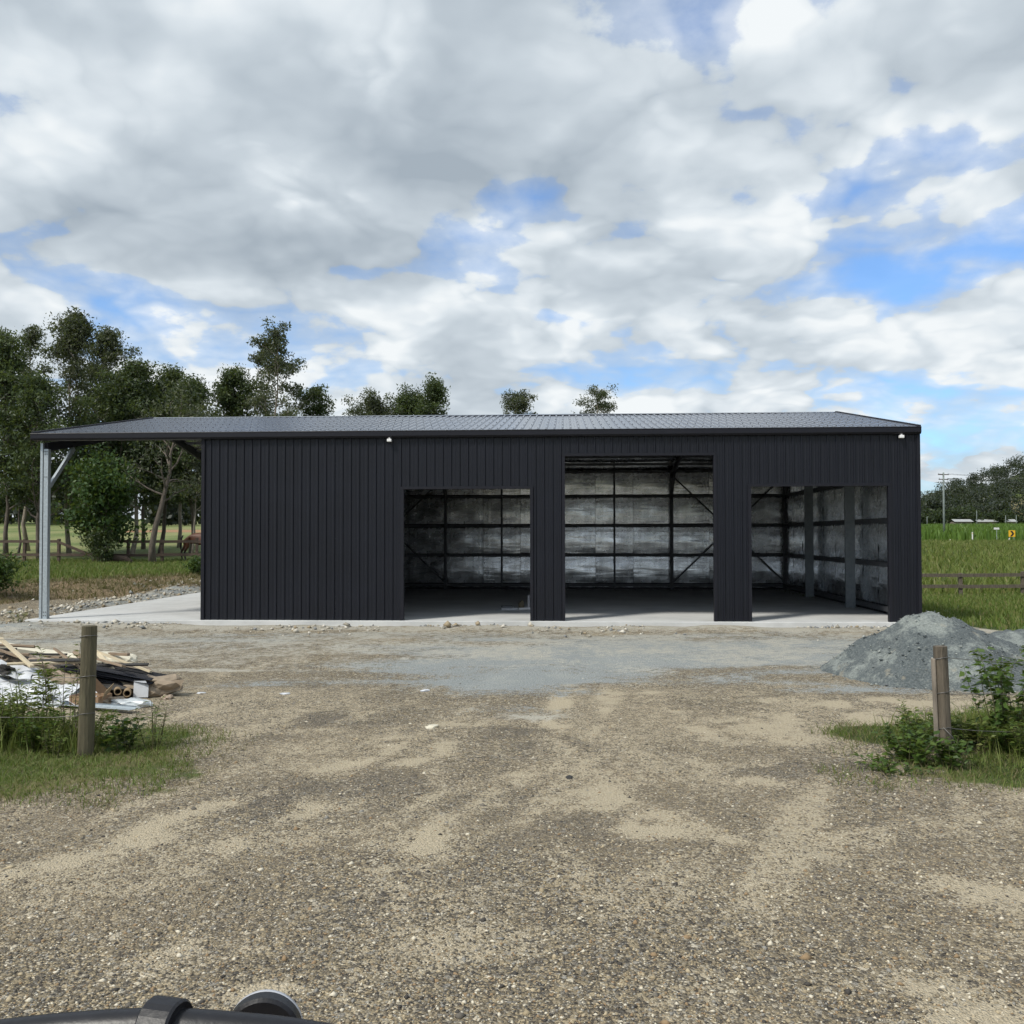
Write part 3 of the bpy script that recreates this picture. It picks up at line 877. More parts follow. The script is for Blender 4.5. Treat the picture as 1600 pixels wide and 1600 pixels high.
# awning posts: paired channels, knee brace back to the rafter
for side in (0, 1):
    t0 = .12 if side == 0 else SDEPTH - .12
    d = 1 if side == 0 else -1
    post = empty('awning_post', (-3.80, t0, 0)); post.parent = shed
    MB().box((-.115, -.06, 0), (-.055, .06, EAVE - .16)).build('channel', M['galv'], post, bevel=.004)
    MB().box((-.055, -.045, 0), (-.030, .045, EAVE - .18)).build('web_strip', M['galv_in'], post)
    MB().box((-.030, -.062, 0), (.075, .062, EAVE - .30)).build('channel', M['galv'], post, bevel=.004)
    MB().box((-.14, -.09, 0), (.10, .09, .012)).build('base_plate', M['galv'], post)
    for z in (.08, .16, EAVE - .42, EAVE - .36, EAVE - .95):
        mb = MB()
        for x in (.0, .045):
            mb.lathe([(.011, 0), (.011, .012), (.006, .014)], 6, Matrix.Translation((x, -.062 * d, z)) @ Matrix.Rotation(R(90 * d), 4, 'X'))
        mb.build('bolt', M['galv_in'], post)
    MB().bar((.04, .08 * d, EAVE - 1.15), (.04, 1.15 * d, EAVE - .18), .06, .10).build('knee_brace', M['galv'], post)

# two little white lamps under the gutter
for s_, lab in ((4.30, 'small white eave lamp above the left doorway of the shed'), (15.62, 'small white eave lamp near the right corner of the shed')):
    x, y = from_shed(s_, -.13)
    la = empty('eave_lamp', (x, y, SLAB + EAVE - .20), -SY, lab, 'lamp', 'white lamps under the shed gutter')
    MB().box((-.018, -.02, .05), (.018, .06, .085)).build('bracket', simple('lamp_bracket', (.5, .5, .5)) if 'lamp_bracket' not in bpy.data.materials else bpy.data.materials['lamp_bracket'], la)
    hd = MB(); hd.box((-.05, -.055, -.01), (.05, .045, .055)); hd.build('lamp_head', simple('lamp_white', (.8, .8, .8), .4, var=.03) if 'lamp_white' not in bpy.data.materials else bpy.data.materials['lamp_white'], la, bevel=.012)

# the things left on the floor inside the left doorway
x, y = from_shed(7.0, 3.2)
it = empty('offcut_pile', (x, y, SLAB), .2, 'small heap of offcuts and a tin on the shed floor inside the left doorway', 'offcuts')
MB().box((-.42, -.12, 0.0), (.0, .10, .055)).build('pale_board', simple('pale_board', (.45, .46, .48), .7), it)
MB().box((-.38, -.06, .056), (-.1, .16, .10)).build('dark_board', M['galv_in'], it)
MB().tube([(.12, 0, 0), (.12, 0, .18), (.10, 0, .2)], [.075, .075, .07], 12).build('tin', simple('brown_tin', (.12, .10, .06), .6), it)
MB().bar((.02, -.15, .03), (.62, -.1, .05), .09, .05).build('white_strip', simple('white_strip', (.6, .6, .6), .6), it)
MB().bar((.33, .06, .05), (.34, .10, .36), .05, .02).build('upright_offcut', simple('grey_offcut', (.4, .4, .42), .6), it)
# ------------------------------------------------------------------ trees
def frames(d):
    d = d / np.linalg.norm(d, axis=1, keepdims=True)
    u = np.cross(d, np.array([0.31, 0.17, 0.93])); u /= (np.linalg.norm(u, axis=1, keepdims=True) + 1e-9)
    return d, u, np.cross(d, u)


def leaf_cards(r, C, size, aspect=0.42, droop=0.5):
    """diamond leaves at centres C"""
    n = len(C)
    d = r.normal(size=(n, 3)); d[:, 2] -= droop
    d, u, w = frames(d)
    a = r.random(n) * 6.283
    side = u * np.cos(a)[:, None] + w * np.sin(a)[:, None]
    L = (size * r.uniform(.6, 1.35, n))[:, None]
    V = np.stack([C - d * L * .5, C + side * L * aspect * .5, C + d * L * .5, C - side * L * aspect * .5], 1).reshape(-1, 3)
    F = np.arange(4 * n).reshape(n, 4)
    return V, F


def grow(seed, H, rad, base=.25, trunk_r=.14, lean=(0, 0), nbr=16, clumps=3, per=45, leaf=.17, csize=.42, spread=1.0, flat=.75, top=1.0, droop=.5, aspect=.42):
    """returns (trunk MB, leaf V, leaf F); base at origin"""
    r = np.random.default_rng(seed)
    mb = MB()
    n = 9
    tr = []
    w = r.normal(size=(n, 2)) * .028 * H; w[0] = 0
    w = np.cumsum(w, 0) * .35
    for i in range(n):
        q = i / (n - 1)
        tr.append((lean[0] * H * q ** 1.2 + w[i, 0], lean[1] * H * q ** 1.2 + w[i, 1], H * .93 * q - (.15 if i == 0 else 0)))
    tr = np.array(tr)
    mb.tube(tr, [trunk_r * (1.25 if i == 0 else 1) * (1 - .86 * i / (n - 1)) for i in range(n)], 7)
    C = []; T = []

    def at(q):
        f = q * (n - 1); i = min(int(f), n - 2); return tr[i] * (1 - (f - i)) + tr[i + 1] * (f - i)
    for b in range(nbr):
        q = base + (1 - base) * (b + r.random()) / nbr * top
        q = min(q, .99)
        p0 = at(q)
        hq = (q - base) / (1 - base + 1e-6)
        prof = (math.sin(math.pi * min(1, .22 + hq * .72)) ** .7)
        L = rad * prof * r.uniform(.65, 1.15)
        az_ = b * 2.399 + r.random() * .9
        el = r.uniform(.25, .95) + .35 * hq
        d = np.array([math.cos(az_) * math.cos(el), math.sin(az_) * math.cos(el), math.sin(el)])
        pts = [p0]; p = p0.copy(); dd = d.copy()
        for k in range(4):
            dd = dd + r.normal(size=3) * .22 + np.array([0, 0, .08]); dd /= np.linalg.norm(dd)
            p = p + dd * L / 4; pts.append(p.copy())
        br = trunk_r * (.55 * (1 - .7 * q))
        mb.tube(pts, [br, br * .8, br * .6, br * .42, br * .2], 5, cap=False)
        for k in range(clumps):
            i = 2 + (k % 3)
            s0 = pts[i]
            dv = r.normal(size=3); dv[2] = abs(dv[2]) * .6; dv = dv / np.linalg.norm(dv) + dd * .6
            tip = s0 + dv * L * r.uniform(.15, .42) * spread
            mb.tube([s0, (s0 + tip) / 2 + r.normal(size=3) * .05, tip], [br * .35, br * .22, br * .1], 4, cap=False)
            m_ = int(per * r.uniform(.5, 1.5))
            o = np.clip(r.normal(size=(m_, 3)), -1.7, 1.7) * csize * r.uniform(.7, 1.3); o[:, 2] *= flat
            C.append(tip + o); T.append(np.full(m_, r.random()))
    m_ = int(per * 1.5)
    C.append(tr[-1] + np.clip(r.normal(size=(m_, 3)), -1.7, 1.7) * csize * np.array([1, 1, flat * 1.1])); T.append(np.full(m_, r.random()))
    C = np.concatenate(C)
    LV, LF = leaf_cards(r, C, leaf, aspect, droop)
    return mb, LV, LF, np.repeat(np.concatenate(T), 4)


def tree(name, x, y, label, mat, bark, group='trees along the paddock fence', cat='tree', **k):
    z = gz(x, y)
    t = empty(name, (x, y, z), 0, label, cat, group)
    mb, LV, LF, TT = grow(**k)
    mb.build('trunk', M[bark], t, smooth=True)
    cm_ = mesh_np('crown', LV, LF)
    cm_.attributes.new('tint', 'FLOAT', 'POINT').data.foreach_set('value', np.asarray(TT, np.float32))
    link_mesh('crown', cm_, M[mat], t)
    return t


D = dict(nbr=30, clumps=7, per=72, leaf=.19, csize=.29)
Sp = dict(nbr=20, clumps=6, per=62, leaf=.18, csize=.22)
TREES = [
    # name, x, y, height, radius, label, leaf mat, bark, extra
    ('gum_tree', -27.4, 52, 11.2, 2.3, 'dark green tree at the left edge of the photo behind the paddock fence', 'leaf_dark', 'bark', dict(D, base=.22)),
    ('gum_tree', -30.2, 60, 13.6, 1.7, 'thin twiggy gum poking up behind the leftmost dark tree', 'leaf_euc', 'bark_pale', dict(Sp, base=.35)),
    ('gum_tree', -25.8, 56, 13.2, 2.5, 'tallest grey green gum of the clump left of the shed', 'leaf_euc', 'bark_pale', dict(D, base=.24, per=95)),
    ('gum_tree', -25.4, 60, 13.4, 1.8, 'slim tall gum just right of the tallest tree', 'leaf_euc', 'bark', dict(D, base=.30, per=90)),
    ('gum_tree', -21.4, 54, 10.3, 2.0, 'bushy mid height tree above the awning roof left end', 'leaf_dark', 'bark_pale', dict(D, base=.24)),
    ('gum_tree', -20.9, 57, 10.5, 1.7, 'rounded green tree second from the awning roof left end', 'leaf_dark', 'bark', dict(D, base=.26)),
    ('gum_tree', -18.4, 55, 9.4, 1.8, 'low rounded tree above the middle of the awning roof', 'leaf_dark', 'bark', dict(D, base=.26)),
    ('gum_tree', -17.7, 60, 10.7, 1.8, 'round topped green tree left of the sparse tall gums', 'leaf_dark', 'bark_pale', dict(D, base=.40)),
    ('gum_tree', -16.0, 62, 12.8, 1.9, 'sparse grey gum with pale limbs showing over the roof', 'leaf_euc', 'bark_pale', dict(Sp, base=.40, per=75)),
    ('gum_tree', -13.9, 58, 12.8, 2.2, 'tall open gum with gaps in its crown standing over the roof', 'leaf_euc', 'bark_pale', dict(Sp, base=.40, per=75, nbr=17)),
    ('gum_tree', -12.4, 60, 9.8, 1.6, 'lowest rightmost gum of the tall group over the roof', 'leaf_dark', 'bark_pale', dict(Sp, base=.38, per=75)),
    ('gum_tree', -24.6, 50, 8.6, 2.3, 'lower dark tree right behind the awning post', 'leaf_dark', 'bark', dict(D, base=.22)),
    ('gum_tree', -22.6, 53, 8.6, 2.1, 'dense low tree between the awning post and the lush bush', 'leaf_dark', 'bark', dict(D, base=.25)),
    ('gum_tree', -23.8, 62, 9.8, 2.2, 'hazy tree further back behind the lush bush', 'leaf_euc', 'bark', dict(D, base=.26)),
    ('gum_tree', -22.2, 64, 9.2, 2.3, 'hazy tree further back beside the shed corner', 'leaf_euc', 'bark_pale', dict(D, base=.30)),
    ('gum_tree', -29.8, 55, 12.2, 2.3, 'dark tree cut off by the left edge of the photo', 'leaf_dark', 'bark', dict(D, base=.20)),
    ('sapling', -18.0, 54, 6.4, 1.2, 'pale stemmed sapling beside the shed corner', 'leaf_euc', 'bark_pale', dict(Sp, base=.38, trunk_r=.07, per=40)),
    ('sapling', -17.4, 56, 6.8, 1.2, 'slender pale sapling nearest the horse', 'leaf_euc', 'bark_pale', dict(Sp, base=.36, trunk_r=.06, per=40)),
    ('sapling', -26.2, 53, 6.0, 1.1, 'thin bare stemmed sapling left of the awning post', 'leaf_dark', 'bark_pale', dict(Sp, base=.45, trunk_r=.06, per=50)),
    ('sapling', -27.8, 54, 6.5, 1.2, 'thin dark stemmed sapling at the far left', 'leaf_dark', 'bark', dict(Sp, base=.42, trunk_r=.07, per=50)),
]
for i, (nm, x, y, h, rd, lab, lm, bk, kw) in enumerate(TREES):
    kw = dict(kw); kw.setdefault('trunk_r', .13)
    tree(nm, x, y, lab, lm, bk, seed=200 + i, H=h * 1.07, rad=rd * 1.08, **kw)
# the leaning tree in front of the rails
tree('leaning_tree', -17.3, 46.2, 'leaning tree with a dark bent trunk in front of the rail fence', 'leaf_euc', 'bark', seed=301, H=7.6, rad=2.4, lean=(.24, .02), base=.42, trunk_r=.17, nbr=16, clumps=3, per=45, leaf=.18, csize=.4)
tree('lush_bush', -20.0, 46.6, 'lush deep green leafy bush tree standing at the rail fence', 'leaf_lush', 'bark', seed=302, H=4.6, rad=1.9, base=.14, trunk_r=.10, nbr=26, clumps=5, per=70, leaf=.20, csize=.36, aspect=.6)
tree('shrub', -19.6, 45.9, 'dark shrub at the foot of the lush bush', 'leaf_dark', 'bark', 'shrubs by the paddock fence', 'shrub', seed=303, H=1.3, rad=.8, base=.08, trunk_r=.04, nbr=16, clumps=4, per=45, leaf=.15, csize=.2)
tree('shrub', -11.95, 36.6, 'green shrub beside the slab at the shed left corner', 'leaf_lush', 'bark', 'shrubs by the paddock fence', 'shrub', seed=304, H=.42, rad=.35, base=.05, trunk_r=.03, nbr=14, clumps=3, per=40, leaf=.12, csize=.12)
tree('shrub', -16.1, 29.8, 'low green weed clump left of the awning post foot', 'leaf_lush', 'bark', 'shrubs by the paddock fence', 'shrub', seed=305, H=.7, rad=.8, base=.05, trunk_r=.02, nbr=16, clumps=4, per=50, leaf=.12, csize=.2)
BK = 'trees showing over the shed roof'
tree('gum_tree', -8.3, 76, 'dense green treetop showing over the middle left of the roof', 'leaf_dark', 'bark', BK, seed=311, H=11.6, rad=2.6, **dict(D, base=.5))
tree('gum_tree', -6.6, 74, 'tallest dense treetop right of the low one over the roof', 'leaf_dark', 'bark', BK, seed=312, H=12.4, rad=2.0, **dict(D, base=.5))
tree('gum_tree', -10.7, 75, 'lowest treetop of the green row over the roof', 'leaf_euc', 'bark', BK, seed=313, H=11.0, rad=2.7, **dict(D, base=.5))
tree('gum_tree', 0.5, 80, 'small feathery treetop over the middle of the roof', 'leaf_euc', 'bark_pale', BK, seed=314, H=12.9, rad=2.4, **dict(Sp, base=.5, per=70))
tree('gum_tree', 7.4, 80, 'sparse twiggy treetop over the central doorway', 'leaf_euc', 'bark_pale', BK, seed=315, H=13.9, rad=2.1, **dict(Sp, base=.55, per=55))
tree('gum_tree', 9.4, 80, 'tiny treetop right of the sparse one over the roof', 'leaf_euc', 'bark', BK, seed=316, H=11.0, rad=1.3, **dict(Sp, base=.5, per=60))


# far woods: reads as one mass
def wood(name, pts, seed, label, hmin, hmax, leaves=420, size=.95, mat='forest', low=0.0):
    r = np.random.default_rng(seed)
    Vs = []; Fs = []; off = 0
    for (x, y) in pts:
        z = gz(x, y); h = r.uniform(hmin, hmax); rx = h * r.uniform(.28, .42)
        nb = r.integers(5, 9)
        cs = r.normal(size=(nb, 3)) * np.array([rx * .5, rx * .5, h * .17]) + np.array([0, 0, h * .62])
        which = r.integers(0, nb, leaves)
        c = cs[which] + r.normal(size=(leaves, 3)) * np.array([rx * .34, rx * .34, h * .11])
        if low:
            kl = r.random(leaves) < low
            c[kl, 2] = r.uniform(0.05, .7, kl.sum()) * h
        c[:, 2] = np.clip(c[:, 2], .3, h)
        LV, LF = leaf_cards(r, c + np.array([x, y, z]), size, .7, .2)
        Vs.append(LV); Fs.append(LF + off); off += len(LV)
    o = link_mesh(name, mesh_np(name, np.concatenate(Vs), np.concatenate(Fs)), M[mat])
    return tag(o, label, 'woodland', kind='stuff')


pts = []
for i in range(230):
    y = rng.uniform(330, 640); q = rng.uniform(.34, .66)
    pts.append((q * y, y))
wood('woodland', pts, 5, 'wooded hillside of dark green trees behind the cane field on the right', 8, 14, 620, .85)
pts = [(rng.uniform(.36, .64) * 330, rng.uniform(322, 338)) for _ in range(60)]
wood('woodland', pts, 8, 'low lighter trees at the foot of the wooded hillside', 4, 8, 480, .7, 'leaf_dark', .4)
pts = [(rng.uniform(-150, -25), rng.uniform(128, 165)) for _ in range(90)]
wood('woodland', pts, 6, 'low dark belt of trees beyond the paddock on the left', 5, 9, 520, .75, 'forest', .55)

# ------------------------------------------------------------------ grass
def blades(name, X, Y, h, w, mat, label, seed, lean=.35, z0=None, cat='grass', seg=1):
    r = np.random.default_rng(seed)
    n = len(X)
    Z = terrain(X, Y) - .01 if z0 is None else z0
    a = r.random(n) * 6.283
    hh = h * r.uniform(.45, 1.35, n)
    ww = w * r.uniform(.6, 1.4, n)
    dx_ = np.cos(a) * ww * .5; dy_ = np.sin(a) * ww * .5
    b = r.random(n) * 6.283; le = lean * hh * r.random(n)
    lx = np.cos(b) * le; ly = np.sin(b) * le
    B = np.stack([X, Y, Z], 1)
    v0 = B + np.stack([-dx_, -dy_, np.zeros(n)], 1); v1 = B + np.stack([dx_, dy_, np.zeros(n)], 1)
    m0 = B + np.stack([-dx_ * .8 + lx * .35, -dy_ * .8 + ly * .35, hh * .55], 1); m1 = B + np.stack([dx_ * .8 + lx * .35, dy_ * .8 + ly * .35, hh * .55], 1)
    t = B + np.stack([lx * 1.15, ly * 1.15, hh * .95], 1)
    V = np.stack([v0, v1, m1, m0, t, t], 1)
    V[:, 5] = t + np.stack([dx_ * .05, dy_ * .05, np.zeros(n)], 1)
    V = V.reshape(-1, 3)
    k = np.arange(n) * 6
    F = np.concatenate([np.stack([k, k + 1, k + 2, k + 3], 1), np.stack([k + 3, k + 2, k + 5, k + 4], 1)])
    o = link_mesh(name, mesh_np(name, V, F), M[mat])
    return tag(o, label, cat, kind='stuff')


def scatter(n, x0, x1, y0, y1, f, seed):
    r = np.random.default_rng(seed)
    X = r.uniform(x0, x1, n); Y = r.uniform(y0, y1, n)
    k = r.random(n) < f(X, Y)
    return X[k], Y[k]


vf = lambda x, y: sst(verge(x, y), -.14, .25) * (.45 + .55 * sst(fbm(x * 1.5, y * 1.5, 3, 91), .35, .6))
X, Y = scatter(90000, -9.0, -2.8, 6.9, 11.2, vf, 21)
blades('grass', X, Y, .062, .0065, 'grass', 'short green turf on the verge beside the left gate post', 22, 1.5)
X, Y = scatter(26000, -8.5, -2.5, 6.8, 10.5, lambda x, y: sst(verge(x, y), -.22, .1) * (1 - .6 * sst(verge(x, y), .2, .5)) * .6, 229)
blades('dry_grass', X, Y, .05, .006, 'grass_dry', 'dry stalks thinning out into the gravel around the left verge', 230, 2.0)
X, Y = scatter(90000, 2.6, 9.0, 7.0, 11.6, vf, 23)
blades('grass', X, Y, .065, .0065, 'grass', 'short green turf on the verge beside the right gate post', 24, 1.5)
# taller weeds and dry stalks along the wire
wl = lambda x, y: sst(verge(x, y), .22, .55) * np.exp(-((y - 9.35) / .75) ** 2) * sst(fbm(x * 1.2, y * 1.2, 3, 95), .30, .60)
X, Y = scatter(34000, -8.0, -3.3, 8.2, 11, wl, 25)
blades('weeds', X, Y, .30, .010, 'grass_tall', 'tall rank weeds along the wire left of the left gate post', 26, .7, cat='weeds')
wr_ = lambda x, y: sst(verge(x, y), .16, .5) * np.exp(-((y - 9.5) / .95) ** 2) * sst(fbm(x * 1.2, y * 1.2, 3, 96), .28, .60)
X, Y = scatter(36000, 3.1, 8.5, 8.0, 11.5, wr_, 27)
blades('weeds', X, Y, .27, .011, 'grass_tall', 'tall rank weeds around the right gate post', 28, .8, cat='weeds')
X, Y = scatter(22000, 2.6, 8.5, 6.9, 10.5, lambda x, y: sst(verge(x, y), -.2, .2) * .5, 29)
blades('dry_grass', X, Y, .07, .007, 'grass_dry', 'dry stalks lying in the verge below the right gate post', 30, 1.6)
# paddock edge left, behind the bank
def gl(x, y): return sst(zones(x, y)[0], .35, .7)
X, Y = scatter(60000, -30, -6, 27, 49, lambda x, y: gl(x, y) * (x < -8), 31)
blades('grass', X, Y, .20, .035, 'grass', 'grass strip between the straw bank and the left rail fence', 32, .6)
X, Y = scatter(30000, -24, -8, 25, 40, lambda x, y: sst(zones(x, y)[1], .2, .6), 33)
blades('straw', X, Y, .16, .030, 'grass_dry', 'dry straw scattered over the scraped bank left of the slab', 34, 2.2, cat='straw')
# right side
X, Y = scatter(60000, 9, 30, 15.5, 40, lambda x, y: gl(x, y), 35)
blades('grass', X, Y, .17, .030, 'grass', 'bright lawn grass right of the shed before the rail fence', 36, .6)
X, Y = scatter(110000, 10, 80, 38, 118, lambda x, y: (x / y > .25) * (x / y < .75) * (.25 + .75 * sst(fbm(x * .12, y * .12, 3, 97), .38, .62)), 37)
blades('tall_grass', X, Y, .50, .10, 'grass_tall', 'rough tall grass between the right rail fence and the road', 38, .6)
X, Y = scatter(60000, 40, 210, 132, 310, lambda x, y: (x / y > .30) * (x / y < .70), 39)
blades('sugar_cane', X, Y, 1.9, .30, 'cane', 'bright green cane crop filling the far field on the right', 40, .5, cat='crop')

# ------------------------------------------------------------------ loose stones on the drive
def stones(name, X, Y, size, label, seed, cols, sink=.25, cat='gravel'):
    r = np.random.default_rng(seed); n = len(X)
    base = np.array([(1, 0, 0), (0, 1, 0), (-1, 0, 0), (0, -1, 0), (0, 0, 1), (0, 0, -1), (.6, .6, .6), (-.6, .5, .55)], float)[:6]
    Fb = np.array([(0, 1, 4), (1, 2, 4), (2, 3, 4), (3, 0, 4), (1, 0, 5), (2, 1, 5), (3, 2, 5), (0, 3, 5)])
    s = size * np.exp(r.normal(size=n) * .38)
    P_ = base[None] * r.uniform(.55, 1.25, (n, 6, 1)) * np.array([1, .8, .55])
    P_ = P_ + r.normal(size=P_.shape) * .12
    a = r.random(n) * 6.283; ca, sa = np.cos(a), np.sin(a)
    Q = P_.copy(); Q[..., 0] = P_[..., 0] * ca[:, None] - P_[..., 1] * sa[:, None]; Q[..., 1] = P_[..., 0] * sa[:, None] + P_[..., 1] * ca[:, None]
    Q = Q * s[:, None, None] * .5
    Z = terrain(X, Y) + s * (.28 - sink)
    Q = Q + np.stack([X, Y, Z], 1)[:, None, :]
    F_ = (Fb[None] + (np.arange(n) * 6)[:, None, None]).reshape(-1, 3)
    me = mesh_np(name, Q.reshape(-1, 3), F_)
    o = link_mesh(name, me, leaf_like(cols, name))
    return tag(o, label, cat, kind='stuff')


def leaf_like(cols, name):
    m, b, p, out = new_mat(name + '_stone')
    g = b.n('ShaderNodeNewGeometry'); n = len(cols)
    b.link(b.ramp(g.outputs['Random Per Island'], [(i / n, c) for i, c in enumerate(cols)], 'CONSTANT'), p.inputs['Base Color'])
    p.inputs['Roughness'].default_value = .85; p.inputs['Specular IOR Level'].default_value = .3
    return m


GC = [(.06, .055, .05), (.12, .108, .09), (.22, .185, .13), (.32, .262, .17), (.42, .35, .235), (.16, .145, .12), (.25, .24, .215), (.60, .55, .44), (.27, .19, .11)]
r_ = np.random.default_rng(50)
yy = 1.0 / r_.uniform(1 / 11.5, 1 / 3.4, 62000)
xx = yy * r_.uniform(-.60, .60, len(yy))
zn = zones(xx, yy)
keep = (r_.random(len(xx)) > zn[2] * .95) & (zn[0] < .4)
stones('gravel', xx[keep], yy[keep], .0145, 'loose mixed gravel stones covering the driveway', 51, GC)
yy = 1.0 / r_.uniform(1 / 14, 1 / 3.6, 1500); xx = yy * r_.uniform(-.6, .6, len(yy)); zn = zones(xx, yy)
keep = zn[0] < .4
stones('gravel', xx[keep], yy[keep], .026, 'scattered larger stones on the driveway', 52, GC)
# clods along the slab
n = 900
ss = r_.uniform(-5.5, 16, n); tt = -.25 - np.abs(r_.normal(size=n)) * .75
xs, ys = from_shed(ss, tt)
CC = [(.40, .37, .30), (.52, .49, .42), (.30, .28, .23), (.24, .25, .25), (.60, .57, .50), (.34, .28, .19)]
kk = fbm(xs * .6, ys * .6, 3, 61) > .45
stones('rubble', xs[kk], ys[kk], .075, 'pale clods and rubble lying along the front edge of the slab', 53, CC, .1, 'rubble')
n = 700
ss = -4.3 - np.abs(r_.normal(size=n)) * 1.3 - .1; tt = r_.uniform(-1.5, 13, n)
xs, ys = from_shed(ss, tt)
stones('rubble', xs, ys, .10, 'pale rocks and rubble beside the left edge of the slab', 54, CC, .1, 'rubble')
# ------------------------------------------------------------------ rail fences
def rail_fence(label, xs, ys, top, low, post_h, mat, group=None, broken=None, w=.13):
    f = empty('rail_fence', (xs[0], ys[0], gz(xs[0], ys[0])), 0, label, 'fence')
    o0 = Vector(f.location)
    P_ = []
    for i, (x, y) in enumerate(zip(xs, ys)):
        z = gz(x, y); P_.append(Vector((x, y, z)) - o0)
        h = post_h * random.uniform(.96, 1.05)
        mb = MB(); mb.box((-w / 2, -w / 2, -.3), (w / 2, w / 2, h))
        o = mb.build('post', M[mat], f, bevel=.012); o.location = P_[-1]
        o.rotation_euler = (random.uniform(-.025, .025), random.uniform(-.03, .03), random.uniform(-.1, .1))
    for i in range(len(P_) - 1):
        for hgt in (top, low):
            a = P_[i] + Vector((-.08, -w / 2 - .02, hgt + random.uniform(-.02, .02))); b = P_[i + 1] + Vector((.06, -w / 2 - .022, hgt + random.uniform(-.02, .02)))
            if i % 2: a.y -= .004; b.y -= .004
            if broken == i and hgt == top:
                b = P_[i] + (P_[i + 1] - P_[i]) * .95 + Vector((0, -.12, .42))
            MB().bar(a, b, .045, .13).build('rail', M[mat], f)
    return f


xs = [-35.6 + 1.68 * i for i in range(18)]
rail_fence('dark timber post and rail fence along the paddock left of the shed', xs, [47 + .012 * (x + 20) for x in xs], 1.09, .43, 1.22, 'rail_wood', broken=8)
xs = [10.0 + 2.42 * i for i in range(7)]
rail_fence('brown timber post and rail fence on the grass right of the shed', xs, [37.0 + .03 * (x - 17) for x in xs], .84, .40, .95, 'post_old')

# fallen branch by the lush bush
lg = MB(); lg.tube([(-.5, 0, .18), (-.1, .05, .30), (.4, .0, .26), (.75, -.05, .10)], [.14, .17, .15, .08], 8)
o = lg.build('log', M['rail_wood'], None, smooth=True); o.location = (-19.0, 46.3, gz(-19, 46.3))
tag(o, 'short reddish brown log lying at the foot of the rail fence beside the lush bush', 'log')

# ------------------------------------------------------------------ horse behind the rails
def horse():
    h = empty('horse', (-15.80, 48.3, gz(-15.80, 48.3)), 0, 'bay brown horse standing behind the rails half hidden by the shed corner', 'horse')
    J = {}
    V = []; E_ = []; RD = []

    def j(n, p, r): J[n] = len(V); V.append(p); RD.append(r)

    def e(*ns):
        for a, b in zip(ns[:-1], ns[1:]): E_.append((J[a], J[b]))
    j('croup', (-.62, 0, 1.22), (.25, .30)); j('loin', (-.25, 0, 1.20), (.26, .30)); j('barrel', (.12, 0, 1.14), (.28, .33)); j('chest', (.48, 0, 1.18), (.25, .32))
    j('neck0', (.72, 0, 1.36), (.15, .24)); j('neck1', (.95, 0, 1.62), (.11, .17)); j('poll', (1.12, 0, 1.82), (.10, .12))
    j('cheek', (1.24, 0, 1.70), (.085, .12)); j('nose', (1.42, 0, 1.48), (.06, .075)); j('muzzle', (1.47, 0, 1.40), (.055, .055))
    e('croup', 'loin', 'barrel', 'chest', 'neck0', 'neck1', 'poll', 'cheek', 'nose', 'muzzle')
    for s, sx in ((-1, .10), (1, -.16)):
        y = .14 * s
        j('hip%d' % s, (-.60 + sx * .4, y, 1.02), (.17, .20)); j('stif%d' % s, (-.52 + sx * .8, y, .80), (.11, .14)); j('hock%d' % s, (-.72 + sx, y, .52), (.055, .07))
        j('hfet%d' % s, (-.68 + sx, y, .16), (.038, .042)); j('hhoof%d' % s, (-.64 + sx, y, .03), (.055, .06))
        e('croup', 'hip%d' % s, 'stif%d' % s, 'hock%d' % s, 'hfet%d' % s, 'hhoof%d' % s)
        j('sh%d' % s, (.52, y, .95), (.12, .17)); j('elb%d' % s, (.46, y, .76), (.075, .09)); j('knee%d' % s, (.50 + sx * .4, y, .46), (.05, .055))
        j('ffet%d' % s, (.49 + sx * .4, y, .15), (.036, .04)); j('fhoof%d' % s, (.52 + sx * .4, y, .03), (.055, .06))
        e('chest', 'sh%d' % s, 'elb%d' % s, 'knee%d' % s, 'ffet%d' % s, 'fhoof%d' % s)
        j('ear%d' % s, (1.08, .07 * s, 1.98), (.018, .025)); e('poll', 'ear%d' % s)
    me = bpy.data.meshes.new('body'); me.from_pydata(V, E_, [])
    coat, b, p, out = new_mat('bay_coat')
    t = b.n('ShaderNodeTexCoord'); sp = b.n('ShaderNodeSeparateXYZ'); b.link(t.outputs['Object'], sp.inputs[0])
    f = b.smooth(b.m('MULTIPLY_ADD', b.noise(t.outputs['Object'], 4, 4), .25, sp.outputs[2]), .55, .95)
    b.link(b.mix(f, (.018, .013, .010), (.115, .042, .020)), p.inputs['Base Color']); p.inputs['Roughness'].default_value = .5
    o = link_mesh('body', me, coat, h)
    sm = o.modifiers.new('skin', 'SKIN'); sm.use_smooth_shade = True
    for i, sv in enumerate(me.skin_vertices[0].data):
        sv.radius = RD[i]; sv.use_root = (i == 0)
    o.modifiers.new('subsurf', 'SUBSURF').render_levels = 2
    hair = simple('black_mane_hair', (.014, .012, .011), .7, bump=.5)
    tl = MB(); tl.tube([(-.74, 0, 1.32), (-.83, 0, 1.18), (-.86, .01, .88), (-.85, 0, .58)], [.03, .05, .06, .02], 7); tl.build('tail', hair, h, smooth=True)
    mn = MB()
    for k in range(9):
        q = k / 8; x = .70 + .38 * q; z = 1.58 + .34 * q
        mn.tube([(x, 0, z), (x - .02, -.07, z - .10), (x, -.12, z - .26)], [.035, .04, .012], 5)
    mn.build('mane', hair, h, smooth=True)


horse()

